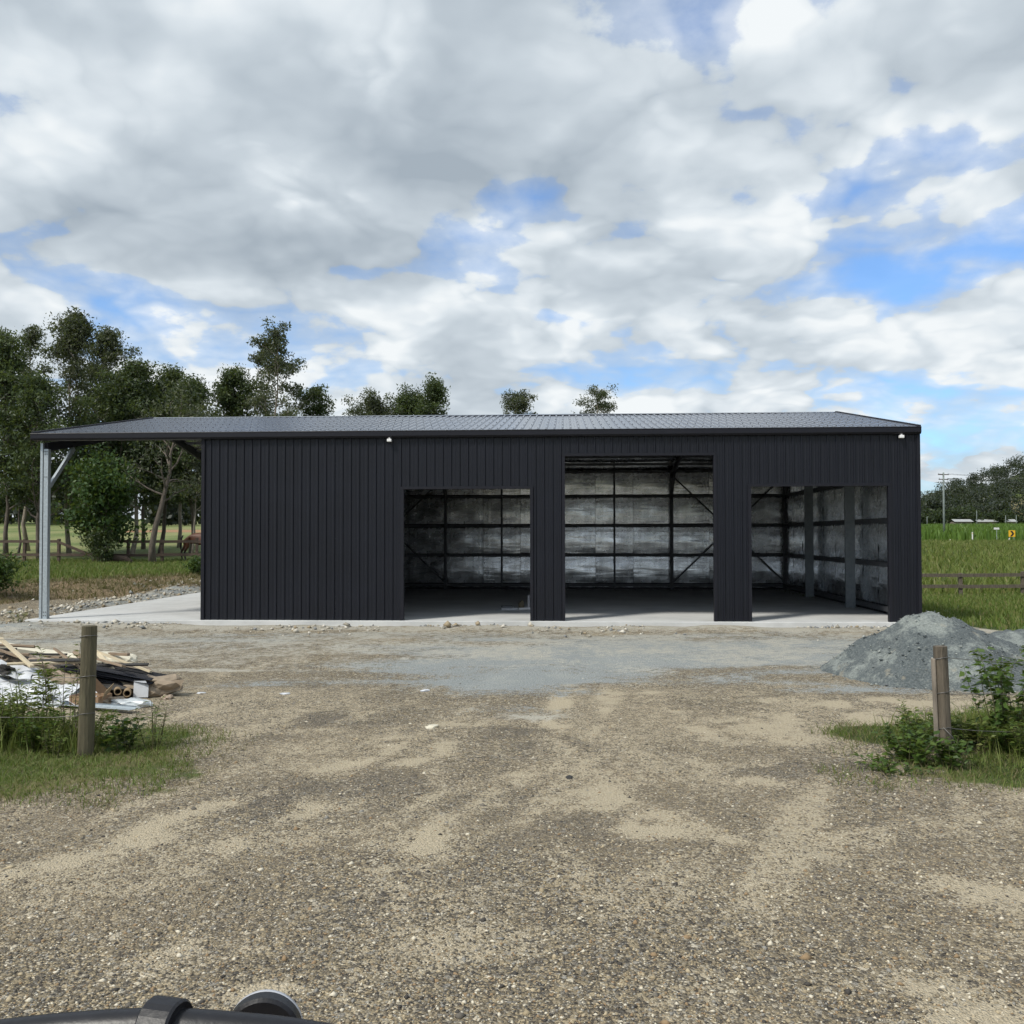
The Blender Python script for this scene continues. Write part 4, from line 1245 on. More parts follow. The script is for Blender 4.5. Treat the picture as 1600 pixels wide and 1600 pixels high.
# ------------------------------------------------------------------ gravel mound
def mound():
    nx_, ny_ = 110, 90
    X, Y = np.meshgrid(np.linspace(3.9, 12.2, nx_), np.linspace(11.2, 18.6, ny_))
    n1_ = fbm(X * 1.3, Y * 1.3, 4, 81) - .5; n2_ = fbm(X * 6, Y * 6, 3, 83) - .5
    r1 = np.hypot((X - 6.08) / 1.0, (Y - 14.05) / 1.15)
    ang = np.arctan2(Y - 14.05, X - 6.08)
    h1 = 1.06 - r1 * .74 + n1_ * .26 + .05 * np.sin(ang * 5 + 1) * np.clip(r1, 0, 1)
    h1 = np.where(h1 > .84, .84 + (h1 - .84) * .5, h1)
    r2 = np.hypot((X - 8.8) / 2.4, (Y - 16.2) / 1.1)
    h2 = .46 * (1.1 - r2) + n1_ * .2
    r3 = np.hypot((X - 7.0) / 1.2, (Y - 15.3) / 1.0)
    h3 = .70 - r3 * .52 + n1_ * .15
    k = .10
    Hh = k * np.log(np.exp(h1 / k) + np.exp(h2 / k) + np.exp(h3 / k))
    Hh = Hh + n2_ * .09 + (fbm(X * 14, Y * 14, 2, 85) - .5) * .05
    Hh = np.where(Hh < .05, Hh * 1.0 - .02, Hh)
    Z = terrain(X, Y) + np.clip(Hh, -.15, 2)
    V = np.stack([X.ravel(), Y.ravel(), Z.ravel()], 1)
    a = (np.arange(ny_ - 1)[:, None] * nx_ + np.arange(nx_ - 1)[None]).ravel()
    me = mesh_np('gravel_mound', V, np.stack([a, a + 1, a + nx_ + 1, a + nx_], 1), True)
    m, b, p, out = new_mat('crushed_rock_heap')
    t = b.n('ShaderNodeTexCoord'); o = t.outputs['Object']
    big = b.noise(o, 1.7, 6, .72); fine = b.noise(o, 38, 4, .7)
    c = b.ramp(fine, [(.28, (.05, .06, .064)), (.5, (.10, .118, .122)), (.72, (.20, .22, .215))])
    c = b.mix(b.smooth(big, .48, .64, 0, .8), c, b.ramp(fine, [(.3, (.19, .215, .205)), (.7, (.37, .40, .37))]))
    c = b.mix(b.smooth(b.noise(o, 2.9, 4, .6), .62, .72, 0, .5), c, (.36, .32, .24))
    b.link(c, p.inputs['Base Color']); p.inputs['Roughness'].default_value = .95
    bn = b.n('ShaderNodeBump'); bn.inputs['Distance'].default_value = .03; bn.inputs['Strength'].default_value = .9
    b.link(b.m('ADD', fine, b.noise(o, 12, 4, .7)), bn.inputs['Height']); b.link(bn.outputs[0], p.inputs['Normal'])
    ob = link_mesh('gravel_mound', me, m)
    tag(ob, 'blue grey mound of crushed rock behind the right gate post', 'gravel mound')
    return X, Y, Hh


mX, mY, mH = mound()
r_ = np.random.default_rng(58)
n = 1600
xs = r_.uniform(4.2, 9.5, n); ys = r_.uniform(11.7, 15, n)
xi = np.clip(((xs - 3.9) / 8.3 * 109).astype(int), 0, 109); yi = np.clip(((ys - 11.2) / 7.4 * 89).astype(int), 0, 89)
mh = mH[yi, xi]
kp = (mh > -.12) & (mh < .12)
stones('gravel', xs[kp], ys[kp], .035, 'crushed stones rolled out around the foot of the grey mound', 59, [(.10, .12, .12), (.19, .21, .21), (.30, .32, .30), (.15, .16, .17)], 0.0)

n = 2600
xs = r_.uniform(4.2, 9.5, n); ys = r_.uniform(11.7, 15.5, n)
xi = np.clip(np.round((xs - 3.9) / 8.3 * 109).astype(int), 0, 109); yi = np.clip(np.round((ys - 11.2) / 7.4 * 89).astype(int), 0, 89)
mh = mH[yi, xi]; kp = mh > .10
so_ = stones('gravel', xs[kp], ys[kp], .030, 'coarse crushed stones lying on the grey mound', 60, [(.07, .085, .09), (.13, .15, .155), (.24, .26, .25), (.34, .36, .34)], 0.0)
co = np.empty(len(so_.data.vertices) * 3, np.float32); so_.data.vertices.foreach_get('co', co); co = co.reshape(-1, 6, 3)
co[:, :, 2] += mh[kp][:, None] - .004
so_.data.vertices.foreach_set('co', co.ravel()); so_.data.update()

# ------------------------------------------------------------------ wire fences with the gate posts
def round_post(r, h, lean, mat, parent, name='post', n=14):
    mb = MB()
    prof = []
    for i in range(9):
        q = i / 8; prof.append((r * (1.06 - .10 * q) * random.uniform(.985, 1.015), -.35 + (h + .35) * q))
    prof.append((r * .80, h + .004))
    mb.lathe(prof, n)
    V = []
    for (x, y, z) in mb.V:
        a = math.atan2(y, x)
        k = 1 + .05 * math.sin(3 * a + 1) + .03 * math.sin(5 * a)
        V.append((x * k + lean[0] * z, y * k + lean[1] * z, z))
    mb.V = V
    return mb.build(name, mat, parent, smooth=False)


def ring(rad, z, tube, mat, parent, name, lean=(0, 0), tilt=.08):
    mb = MB()
    pts = [(rad * math.cos(a) + lean[0] * z, rad * math.sin(a) + lean[1] * z, z + tilt * rad * math.cos(a + 1)) for a in np.linspace(0, 2 * math.pi, 17)]
    mb.tube(pts, tube, 5, cap=False)
    return mb.build(name, mat, parent, smooth=True)


def wire_fence(x0, y0, sgn, h, r, lean, label, heights, mat):
    f = empty('wire_fence', (x0, y0, gz(x0, y0)), 0, label, 'fence')
    round_post(r, h, lean, mat, f)
    for z in heights: ring(r * 1.07, z, .0035, M['wire'], f, 'wire_tie', lean, .25)
    for k in (1, 2):
        p = round_post(r * .8, h * .95, (0, 0), M['post_old'], f)
        p.location = (sgn * 3.4 * k, .05 * k, 0)
    for z in heights:
        pts = []
        for i in range(25):
            q = i / 24; x = 6.8 * q
            sag = -.05 * math.sin(math.pi * ((x % 3.4) / 3.4)) + .012 * math.sin(x * 5 + z * 9)
            pts.append((sgn * x, -r * .6 + .1 * q + .02 * math.sin(3 * x), z + sag))
        MB().tube(pts, .0028, 4, cap=False).build('wire', M['wire'], f, smooth=True)
    return f


fl = wire_fence(-3.93, 8.88, -1, 1.19, .070, (.022, 0), 'weathered wire fence ending at the olive brown left gate post', (1.09, .72, .38), M['post_wood'])
fr_ = wire_fence(3.93, 8.76, 1, 1.02, .062, (-.035, 0), 'wire fence ending at the grey brown right gate post', (.91, .60, .28), M['post_old'])
sp_ = MB(); sp_.box((-.004, -.03, -.2), (.018, .03, .88)); o = sp_.build('split_slat', M['bark_pale'], fr_, bevel=.006); o.location = (-.083, .0, .03); o.rotation_euler = (0, -.03, 0)
lw = MB(); lw.tube([(-.05, -.07, .30), (.02, -.10, .22), (.05, -.11, .10), (.03, -.10, .04), (-.03, -.09, .02)], .004, 5); lw.build('loose_wire', M['wire'], fr_, smooth=True)

# ------------------------------------------------------------------ weeds and plants
def plant(name, x, y, label, mat, h, spread, nst, leaf, aspect, per, seed, group=None, droop=.2, stem='stem', cat='plant', whorl=False, z=None):
    r = np.random.default_rng(seed)
    t = empty(name, (x, y, gz(x, y) if z is None else z), 0, label, cat, group)
    mb = MB(); C = []; Dr = []
    for s in range(nst):
        a = r.random() * 6.283; rr = spread * math.sqrt(r.random())
        hh = h * r.uniform(.55, 1.05)
        base = np.array([rr * .35 * math.cos(a), rr * .35 * math.sin(a), -.03])
        tip = np.array([rr * math.cos(a), rr * math.sin(a), hh])
        mid = (base + tip) / 2 + r.normal(size=3) * .06 * h + np.array([0, 0, .08 * h])
        pts = [(1 - q) ** 2 * base + 2 * q * (1 - q) * mid + q * q * tip for q in np.linspace(0, 1, 6)]
        mb.tube(pts, [.0048, .0044, .004, .0032, .0024, .0012], 5, cap=False)
        for k in range(per):
            q = .18 + .82 * (r.random() ** (.6 if whorl else .9))
            i = min(int(q * 5), 4); f = q * 5 - i
            p = pts[i] * (1 - f) + pts[i + 1] * f
            b = r.random() * 6.283
            d = np.array([math.cos(b), math.sin(b), r.uniform(.1, .9) - droop])
            C.append(p); Dr.append(d)
    C = np.array(C); d = np.array(Dr); d /= np.linalg.norm(d, axis=1, keepdims=True)
    n = len(C)
    side = np.cross(d, np.array([0, 0, 1.0])) + r.normal(size=(n, 3)) * .35; side /= np.linalg.norm(side, axis=1, keepdims=True)
    L = (leaf * r.uniform(.55, 1.3, n))[:, None]
    up = np.cross(side, d)
    b0 = C + d * L * .12
    V = np.stack([b0, C + d * L * .5 + side * L * aspect * .5 + up * L * .06, C + d * L * 1.1 - np.array([0, 0, 1]) * L * .12, C + d * L * .5 - side * L * aspect * .5 + up * L * .06], 1).reshape(-1, 3)
    mb.build('stem', M[stem], t, smooth=True)
    link_mesh('leaves', mesh_np('leaves', V, np.arange(4 * n).reshape(n, 4)), M[mat], t)
    return t


GL = 'weeds round the left gate post'; GR = 'weeds round the right gate post'
plant('tall_weed', -4.50, 9.35, 'tall thin seeding weed standing just left of the left gate post', 'leaf_weed', 1.20, .16, 4, .10, .22, 55, 401, GL, whorl=True)
plant('tall_weed', -4.28, 9.25, 'brownish twiggy weed leaning on the left gate post', 'grass_tall', 1.02, .26, 7, .07, .22, 34, 402, GL, stem='bark')
plant('tall_weed', -4.75, 9.5, 'wispy weed in front of the white sheeting', 'grass_tall', .80, .3, 8, .07, .2, 26, 403, GL)
plant('tall_weed', -4.95, 9.1, 'thin leafy weed left of the tall seeding weed', 'leaf_weed', .62, .3, 9, .07, .28, 26, 404, GL)
plant('leafy_weed', -3.68, 9.1, 'bright broad leaved weed right of the left gate post', 'leaf_vine', .34, .24, 16, .075, .7, 16, 405, GL)
plant('leafy_weed', -3.42, 9.2, 'wispy narrow leaved weed furthest right of the left gate post', 'leaf_weed', .46, .24, 9, .085, .2, 16, 406, GL)
plant('leafy_weed', -4.15, 8.75, 'small yellow green weed at the foot of the left gate post', 'leaf_weed', .26, .12, 10, .04, .5, 22, 407, GL)
for k, (x, y) in enumerate(((-5.35, 9.2), (-5.9, 9.4), (-5.1, 9.6), (-5.7, 8.9), (-6.4, 9.2))):
    lab = ['rank green weed at the left edge of the photo under the white sheeting', 'leafy weed just outside the left edge of the photo', 'weed against the rubbish pile left of the gate post', 'low green weed nearest the camera at the left edge', 'far left weed along the wire'][k]
    plant('leafy_weed', x, y, lab, 'leaf_weed', .50, .36, 18, .075, .3, 24, 410 + k, GL)
plant('leafy_weed', 3.55, 8.65, 'creeping broad leaved weed left of the right gate post', 'leaf_vine', .24, .34, 22, .075, .75, 12, 420, GR)
plant('leafy_weed', 3.85, 8.45, 'broad leaved creeper at the foot of the right gate post', 'leaf_vine', .26, .24, 16, .075, .75, 12, 421, GR)
plant('leafy_weed', 3.30, 8.35, 'trailing creeper reaching out over the gravel on the right', 'leaf_vine', .13, .36, 16, .06, .6, 12, 422, GR)
plant('leafy_weed', 4.30, 9.0, 'leafy weed right behind the right gate post', 'leaf_weed', .34, .30, 16, .07, .4, 18, 423, GR)
plant('leafy_weed', 4.75, 8.7, 'dense weed below the hanging vine at the right edge', 'leaf_weed', .36, .36, 20, .07, .4, 20, 424, GR)
plant('leafy_weed', 5.3, 8.9, 'weed just beyond the right edge below the vine', 'leaf_weed', .42, .36, 20, .07, .4, 20, 425, GR)
plant('vine_bush', 4.72, 9.15, 'leafy vine bush climbing the wire at the right edge of the photo', 'leaf_vine', 1.04, .42, 18, .085, .8, 34, 430, GR, droop=.6)
plant('vine_bush', 5.35, 9.2, 'second leafy vine bush further along the right wire', 'leaf_vine', 1.10, .50, 18, .085, .8, 34, 431, GR, droop=.6)
plant('leafy_weed', -10.75, 20.9, 'dry twiggy weed at the front left corner of the slab', 'grass_tall', .30, .22, 9, .07, .3, 12, 440, 'weeds at the slab')

rp = np.random.default_rng(77)
ORD = ['first', 'second', 'third', 'fourth', 'fifth', 'sixth', 'seventh', 'eighth', 'ninth', 'tenth']
for k in range(10):
    plant('leafy_weed', -4.2 - .28 * k + rp.normal() * .05, 9.0 + rp.random() * .55, 'green weed, %s of the row running left from the left gate post' % ORD[k],
          ('leaf_weed', 'leaf_vine', 'grass_tall')[k % 3], rp.uniform(.32, .62), .32, 18, .058, .34, 46, 460 + k, GL)
    plant('leafy_weed', 3.75 + .26 * k + rp.normal() * .05, 8.75 + rp.random() * .75, 'green weed, %s of the row running right from the right gate post' % ORD[k],
          ('leaf_vine', 'leaf_weed', 'grass_tall')[k % 3], rp.uniform(.22, .46), .34, 18, .06, .45, 40, 480 + k, GR)

# ------------------------------------------------------------------ rubbish pile
def crumple(rx, ry, rz, seed, amp=.28, sub=3):
    bm = bmesh.new(); bmesh.ops.create_icosphere(bm, subdivisions=sub, radius=1.0)
    r = random.Random(seed); ph = [r.uniform(0, 20) for _ in range(9)]
    for v in bm.verts:
        x, y, z = v.co
        n = sum(abs(math.sin(f * (x * a + y * b + z * c) + ph[i])) / (i + 1) for i, (f, a, b, c) in enumerate(((3.1, 1, .4, .7), (5.3, -.5, 1, .3), (8.7, .6, -.7, 1), (13, .3, .9, -.8))))
        k = 1 + amp * (n - 1.1)
        # boxier than a ball
        m_ = max(abs(x), abs(y), abs(z)); k *= (1 / m_) ** .45
        v.co = (x * k * rx, y * k * ry, z * k * rz)
    me = bpy.data.meshes.new('crumple'); bm.to_mesh(me); bm.free()
    return me


def drape(w, d, nx_, ny_, seed, amp, fold=5.0, thick=.006):
    r = np.random.default_rng(seed); ph = r.random(6) * 6
    V = []; Fc = []
    for j in range(ny_):
        for i in range(nx_):
            u = i / (nx_ - 1); v = j / (ny_ - 1)
            z = amp * (math.sin(fold * u * 3 + ph[0] + 2 * v) * .5 + math.sin(fold * v * 4 + ph[1] + 3 * u) * .35 + math.sin(17 * u + 11 * v + ph[2]) * .2)
            V.append(((u - .5) * w + .04 * w * math.sin(6 * v + ph[3]), (v - .5) * d + .04 * d * math.sin(7 * u + ph[4]), z))
    for j in range(ny_ - 1):
        for i in range(nx_ - 1):
            a = j * nx_ + i; Fc.append((a, a + 1, a + nx_ + 1, a + nx_))
    return mesh('sheet', V, Fc, True)


m_cream = simple('cream_plastic', (.62, .58, .46), .5, var=.12, scale=3, bump=.3, bscale=12)
m_white = simple('white_plastic', (.56, .58, .61), .45, var=.14, scale=4, bump=.4, bscale=14)
m_kraft = simple('brown_kraft_paper', (.27, .215, .155), .8, var=.2, scale=6, bump=.9, bscale=16)
m_card = simple('orange_brown_cardboard', (.27, .175, .105), .85, var=.18, scale=6)
m_tube = simple('cardboard_tube', (.30, .22, .13), .8, var=.15)
m_board = simple('pale_timber_board', (.55, .47, .33), .75, var=.15, scale=6, stretch=(.4, 4, 4), bump=.3)
m_brown = simple('brown_board', (.24, .18, .125), .85, var=.25, scale=6, stretch=(.4, 4, 4))
m_pink = simple('pinkish_paper_sack', (.33, .26, .20), .8, var=.15, bump=.8, bscale=14)
m_film = simple('clear_film', (.68, .74, .78), .25, var=.1, bump=.8, bscale=18, alpha=.62)
m_dark = simple('dark_scrap', (.03, .028, .026), .7, var=.4, bump=.8)
RG = 'rubbish heaped left of the gateway'


def junk(name, me, mat, loc, rot, label, cat, solid=0.0, bevel=0.0):
    o = link_mesh(name, me, mat); o.location = loc; o.rotation_euler = [R(a) for a in rot]
    if solid:
        s = o.modifiers.new('thickness', 'SOLIDIFY'); s.thickness = solid
    if bevel:
        s = o.modifiers.new('bevel', 'BEVEL'); s.width = bevel; s.segments = 2
    return tag(o, label, cat, RG)


def plank(L, w, t): return MB().box((-L / 2, -w / 2, -t / 2), (L / 2, w / 2, t / 2)).me('plank')


junk('dark_scrap', crumple(.85, .42, .26, 1, .35), m_dark, (-6.35, 12.55, .12), (0, 0, 8), 'dark mixed scrap at the bottom of the rubbish heap', 'scrap')
junk('dark_scrap', crumple(.55, .36, .15, 2, .35), m_dark, (-5.25, 12.40, .08), (0, 0, -5), 'dark scrap under the black ribbed offcuts', 'scrap')
junk('board', plank(2.1, .12, .06), m_cream, (-6.35, 12.85, .50), (16, 8.5, -4), 'long cream board lying along the top of the rubbish heap', 'board', bevel=.004)
junk('board', plank(1.5, .16, .03), m_dark, (-6.15, 12.66, .40), (-12, 8.5, -4), 'dark batten under the long cream board', 'board')
junk('board', plank(.95, .12, .03), m_brown, (-6.55, 12.25, .46), (8, 26, -25), 'brown plank sloping down the left of the rubbish heap', 'board')
junk('board', plank(1.1, .10, .03), m_board, (-6.45, 12.1, .38), (0, 14, -8), 'thin pale plank above the white sheeting', 'board')
junk('board', plank(.8, .14, .03), m_brown, (-6.75, 12.35, .52), (4, 18, 20), 'short brown plank at the left edge of the photo', 'board')
junk('paper_sack', crumple(.24, .16, .10, 3), m_pink, (-6.0, 12.35, .36), (0, 10, 20), 'pinkish crumpled paper sack on the rubbish heap', 'sack')
junk('paper_sack', crumple(.20, .14, .09, 4), m_kraft, (-6.35, 12.40, .42), (0, 5, -10), 'small brown crumpled sack near the planks', 'sack')
junk('paper_sack', crumple(.26, .15, .10, 5), m_kraft, (-5.55, 12.05, .20), (0, 6, 0), 'tan crumpled sack behind the left gate post', 'sack')
junk('white_sheeting', drape(1.5, .58, 30, 14, 6, .06), m_white, (-6.05, 11.78, .20), (26, 8, -12), 'large crumpled white plastic sheeting spilling down the heap', 'sheeting')
junk('white_sheeting', drape(.9, .28, 18, 8, 7, .03, 8), m_white, (-6.35, 11.98, .40), (20, 12, -10), 'white ridged plastic strip on top of the white sheeting', 'sheeting')
junk('white_sheeting', drape(.62, .45, 16, 12, 8, .04), m_white, (-5.35, 11.72, .14), (16, 8, -18), 'torn white plastic between the sheeting and the gate post', 'sheeting')
junk('cream_sheet', crumple(.36, .20, .09, 9, .12), m_cream, (-5.42, 12.98, .38), (0, 4, 5), 'smooth cream plastic wrap draped behind the black offcuts', 'sheeting')
for k in range(5):
    mb = MB()
    pts = profile(0, .60, .12, .022)
    L = (1.25, 1.15, 1.05, 1.2, .9)[k]
    for (a, oa), (b, ob) in zip(pts[:-1], pts[1:]):
        mb.add([(-L / 2, a - .3, oa), (L / 2, a - .3, oa), (L / 2, b - .3, ob), (-L / 2, b - .3, ob)], [(0, 1, 2, 3)])
    junk('ribbed_offcut', mb.me('ribbed_offcut'), M['clad'], (-5.22 + .07 * k - .05 * (k % 2), 12.36 - .012 * k, .15 + .038 * k), (-10 + 1.5 * k, 9 + 1.2 * (k % 3), -7 + 4 * (k % 3)),
         ['lowest', 'second lowest', 'middle', 'second highest', 'topmost'][k] + ' black ribbed steel offcut of the stack in the rubbish heap', 'offcut', solid=.003)
junk('kraft_paper', crumple(.30, .20, .10, 11, .35), m_kraft, (-4.98, 12.78, .20), (0, 14, -18), 'crumpled brown paper behind the black offcuts', 'paper')
junk('paper_bag', crumple(.33, .18, .12, 12, .30), m_kraft, (-4.56, 12.22, .13), (4, -6, 8), 'brown paper bag at the right end of the rubbish heap', 'bag')
bg_ = MB(); bg_.add([(-.13, 0, -.04), (.12, .02, .02), (.17, .03, .15), (.05, .05, .14), (-.10, .04, .07), (.0, .10, .05)], [(0, 1, 2, 3, 4), (1, 5, 2), (2, 5, 3), (3, 5, 4), (0, 4, 5)])
junk('paper_flap', bg_.me('paper_flap'), m_kraft, (-4.30, 12.10, .08), (0, 0, 0), 'folded open mouth of the brown paper bag', 'paper')
wp = MB(); wp.add([(-.085, 0, 0), (.095, 0, 0), (.095, .02, .14), (.055, .025, .20), (-.085, .025, .20)], [(0, 1, 2, 3, 4)])
junk('white_card', wp.me('white_card'), m_white, (-4.62, 11.97, .035), (0, 0, 4), 'upright white card leaning on the brown paper bag', 'card', solid=.004)
for k, (x, y, z, r_0) in enumerate(((-4.74, 11.86, .10, .046), (-4.87, 11.90, .115, .044), (-5.04, 11.92, .105, .042))):
    t = empty('cardboard_tube', (x, y, z), 0, ['rightmost open cardboard tube in the rubbish heap', 'middle open cardboard tube in the rubbish heap', 'leftmost open cardboard tube in the rubbish heap'][k], 'tube', RG)
    Mx = Matrix.Rotation(R(18 + 5 * k), 4, 'Z') @ Matrix.Rotation(R(-88), 4, 'X')
    mb = MB()
    n_ = 18; ring_ = []
    for (rad, zz) in ((r_0, .7), (r_0, 0), (r_0 * .76, 0), (r_0 * .76, .68)):
        ring_.append((rad, zz))
    b0 = len(mb.V)
    for (rad, zz) in ring_:
        for q in range(n_):
            a = 6.28318 * q / n_; mb.V.append(tuple(Mx @ Vector((rad * math.cos(a), rad * math.sin(a), zz))))
    for i in range(3):
        for q in range(n_):
            q2 = (q + 1) % n_; mb.F.append((i * n_ + q, i * n_ + q2, (i + 1) * n_ + q2, (i + 1) * n_ + q))
    mb.build('tube_wall', m_tube, t, smooth=False)
    pl = MB(); pl.lathe([(r_0 * .76, .60), (r_0 * .76, .62)], 18, Mx); pl.build('tube_plug', m_dark, t)
bx = empty('cardboard_box', (-5.05, 11.55, .02), R(-14), 'torn open orange brown cardboard box behind the left gate post', 'box', RG)
MB().box((-.20, -.12, 0), (.20, .12, .008)).build('bottom', m_card, bx)
MB().box((-.20, -.126, .009), (.20, -.12, .12)).build('side', m_card, bx); MB().box((-.20, .12, .009), (.20, .126, .12)).build('side', m_card, bx)
MB().box((-.206, -.118, .009), (-.20, .118, .12)).build('side', m_card, bx); MB().box((.20, -.118, .009), (.206, .118, .12)).build('side', m_card, bx)
MB().bar((.21, 0, .12), (.28, -.03, .22), .2, .006, up=(1, 0, .3)).build('flap', m_tube, bx)
MB().bar((0, .125, .12), (.02, .20, .20), .36, .006, up=(0, 1, 1)).build('flap', m_card, bx)
junk('clear_film', crumple(.22, .12, .05, 14, .4), m_film, (-4.55, 11.50, .04), (0, 0, -10), 'crumpled clear plastic film at the front of the rubbish heap', 'film')
junk('clear_film', crumple(.12, .10, .05, 15, .4), m_kraft, (-4.80, 11.58, .05), (0, 0, 15), 'small knot of torn paper beside the clear film', 'paper')
junk('paper_scrap', crumple(.06, .05, .035, 16, .4), m_pink, (-4.28, 11.95, .03), (0, 0, 0), 'little pink brown paper scrap under the bag', 'paper')
bt = random.Random(9)
BTN = {'black': [], 'brown': [], 'pale': []}
for k in range(18):
    L = bt.uniform(.4, 1.2)
    x = -5.1 - 1.6 * bt.random(); y = 12.0 + .7 * bt.random()
    cn = ('black', 'brown', 'brown', 'pale')[k % 4]
    o = junk('batten', plank(L, bt.uniform(.03, .07), bt.uniform(.02, .035)), {'black': m_dark, 'brown': m_brown, 'pale': m_board}[cn], (x, y, .30 + .22 * (-(x + 5.0)) / 1.6 + .16 * bt.random()),
             (bt.uniform(-25, 25), bt.uniform(-4, 24), bt.uniform(-50, 35)), cn, 'batten')
    BTN[cn].append((x / y, o))
for cn, lst in BTN.items():
    for k, (_, o) in enumerate(sorted(lst, key=lambda q: -q[0])):
        o['label'] = '%s %s timber batten counted from the right end of the rubbish heap' % (ORD[k], cn)
for k in range(5):
    x = -5.35 - .32 * k
    junk('paper_sack', crumple(.15, .10, .07, 70 + k, .45), (m_kraft, m_pink, m_cream, m_dark, m_kraft)[k], (x, 12.0 + .1 * (k % 3), .22 + .04 * k), (10 * k, 15, 40 * k),
         ['torn brown wad under the black offcuts', 'torn pink brown wad left of the offcuts', 'torn cream wad amid the battens', 'torn black wad amid the battens', 'torn brown wad above the white sheeting'][k], 'sack')
fs = MB()
pr = [(-.07, .012), (-.055, 0), (.055, 0), (.065, .03), (.052, .033)]
for (a, za), (b, zb) in zip(pr[:-1], pr[1:]): fs.add([(-.95, a, za), (.95, a, za), (.95, b, zb), (-.95, b, zb)], [(0, 1, 2, 3)])
junk('metal_flashing', fs.me('metal_flashing'), M['galv'], (-5.22, 11.42, .035), (0, -1, -24), 'long grey folded metal flashing lying at the front of the heap', 'flashing', solid=.003)
junk('metal_flashing', fs.me('metal_flashing'), M['galv_in'], (-5.45, 11.66, .055), (8, 2, -20), 'darker metal flashing behind the long grey one', 'flashing', solid=.003)
for k, (x, y, s, lab) in enumerate(((-4.02, 12.45, .05, 'white scrap on the gravel just right of the paper bag'), (-2.9, 12.3, .06, 'flat white scrap on the gravel further right of the rubbish heap'), (-1.15, 12.7, .06, 'pale scrap lying in the middle of the yard'), (-.85, 10.2, .08, 'flat chalky lump on the gravel in the middle of the drive'), (.48, 8.15, .045, 'dark brown clod in the sandy patch of the drive'))):
    o = junk('scrap', crumple(s, s * .6, s * .22, 30 + k, .4, 2), m_white if k < 3 else (m_cream if k == 3 else m_dark), (x, y, gz(x, y) + s * .1), (0, 0, 20 * k), lab, 'scrap')
    o['group'] = 'scraps lying on the gravel'

# ------------------------------------------------------------------ far right: road, pole, signs, buildings
nr = 60
rx = np.linspace(20, 230, nr); ry0 = 124 + .05 * (rx - 60)
V = []
for x, y in zip(rx, ry0):
    for dy_ in (-3.2, 3.2): V.append((x, y + dy_, gz(x, y + dy_) + .06))
rd = link_mesh('road', mesh('road', V, [(2 * i, 2 * i + 2, 2 * i + 3, 2 * i + 1) for i in range(nr - 1)], True), simple('asphalt', (.07, .065, .06), .9, var=.3, scale=.6)); tag(rd, kind='structure')
V = [(x, y - 3.2 - 3.0 * s, gz(x, y - 3.2 - 3.0 * s) + .03) for x, y in zip(rx, ry0) for s in (1, -.0)]
sh = link_mesh('road_shoulder', mesh('road_shoulder', V, [(2 * i, 2 * i + 2, 2 * i + 3, 2 * i + 1) for i in range(nr - 1)], True), simple('road_shoulder_gravel', (.26, .19, .12), .95, var=.25, scale=.8)); tag(sh, kind='structure')


def pole(x, y, h, label, arms=((0.3, 1.7), (1.0, 1.5)), r=.17, mat=None):
    z = gz(x, y)
    p = empty('power_pole', (x, y, z), R(10), label, 'power pole', 'power poles across the field')
    mt = mat or M['bark_pale']
    MB().tube([(0, 0, -.5), (0, 0, h * .5), (0, 0, h)], [r, r * .85, r * .68], 10).build('shaft', mt, p, smooth=True)
    for d, w in arms:
        MB().box((-w / 2, -.06, h - d - .06), (w / 2, .06, h - d + .06)).build('cross_arm', M['rail_wood'], p)
        for sx in (-.9, 0, .9):
            MB().lathe([(.03, 0), (.06, .05), (.03, .09), (.05, .14), (.02, .18)], 8, Matrix.Translation((sx * w / 2, 0, h - d + .06))).build('insulator', M['galv'], p)
    return p


m_pole = simple('grey_green_pole', (.17, .20, .19), .8)
pole(63.0, 140, 9.9, 'tall grey timber power pole at the roadside right of the shed', mat=m_pole)
pole(132.0, 143, 9.9, 'roadside power pole beyond the right edge of the photo', mat=m_pole)
for k, (x, y, h, lab) in enumerate(((137.5, 318, 4.2, 'short pale pole at the left of the far cane field'), (153.0, 316, 6.0, 'thin pole before the far woods near the white roofs'), (162.5, 316, 4.6, 'thin pole between the two far white roofs'), (166.0, 316, 4.6, 'rightmost thin pole by the far white roofs'))):
    pole(x, y, h, lab, arms=(), r=.14, mat=m_pole)
zA = gz(63, 140); zB = gz(132, 143)
for k, (dz_, sx) in enumerate(((9.72, -.78), (9.72, .78), (8.98, .7))):
    pts = []
    for i in range(17):
        q = i / 16
        pts.append((63 + sx + 69 * q, 140 + 3 * q, zA + dz_ + (zB - zA) * q - 1.1 * 4 * q * (1 - q)))
    o = MB().tube(pts, .018, 4, cap=False).build('power_line', M['wire'], None, smooth=True)
    tag(o, ['upper left power line strung right from the roadside pole', 'upper right power line strung right from the roadside pole', 'lower power line strung right from the roadside pole'][k], 'power line', 'power lines')

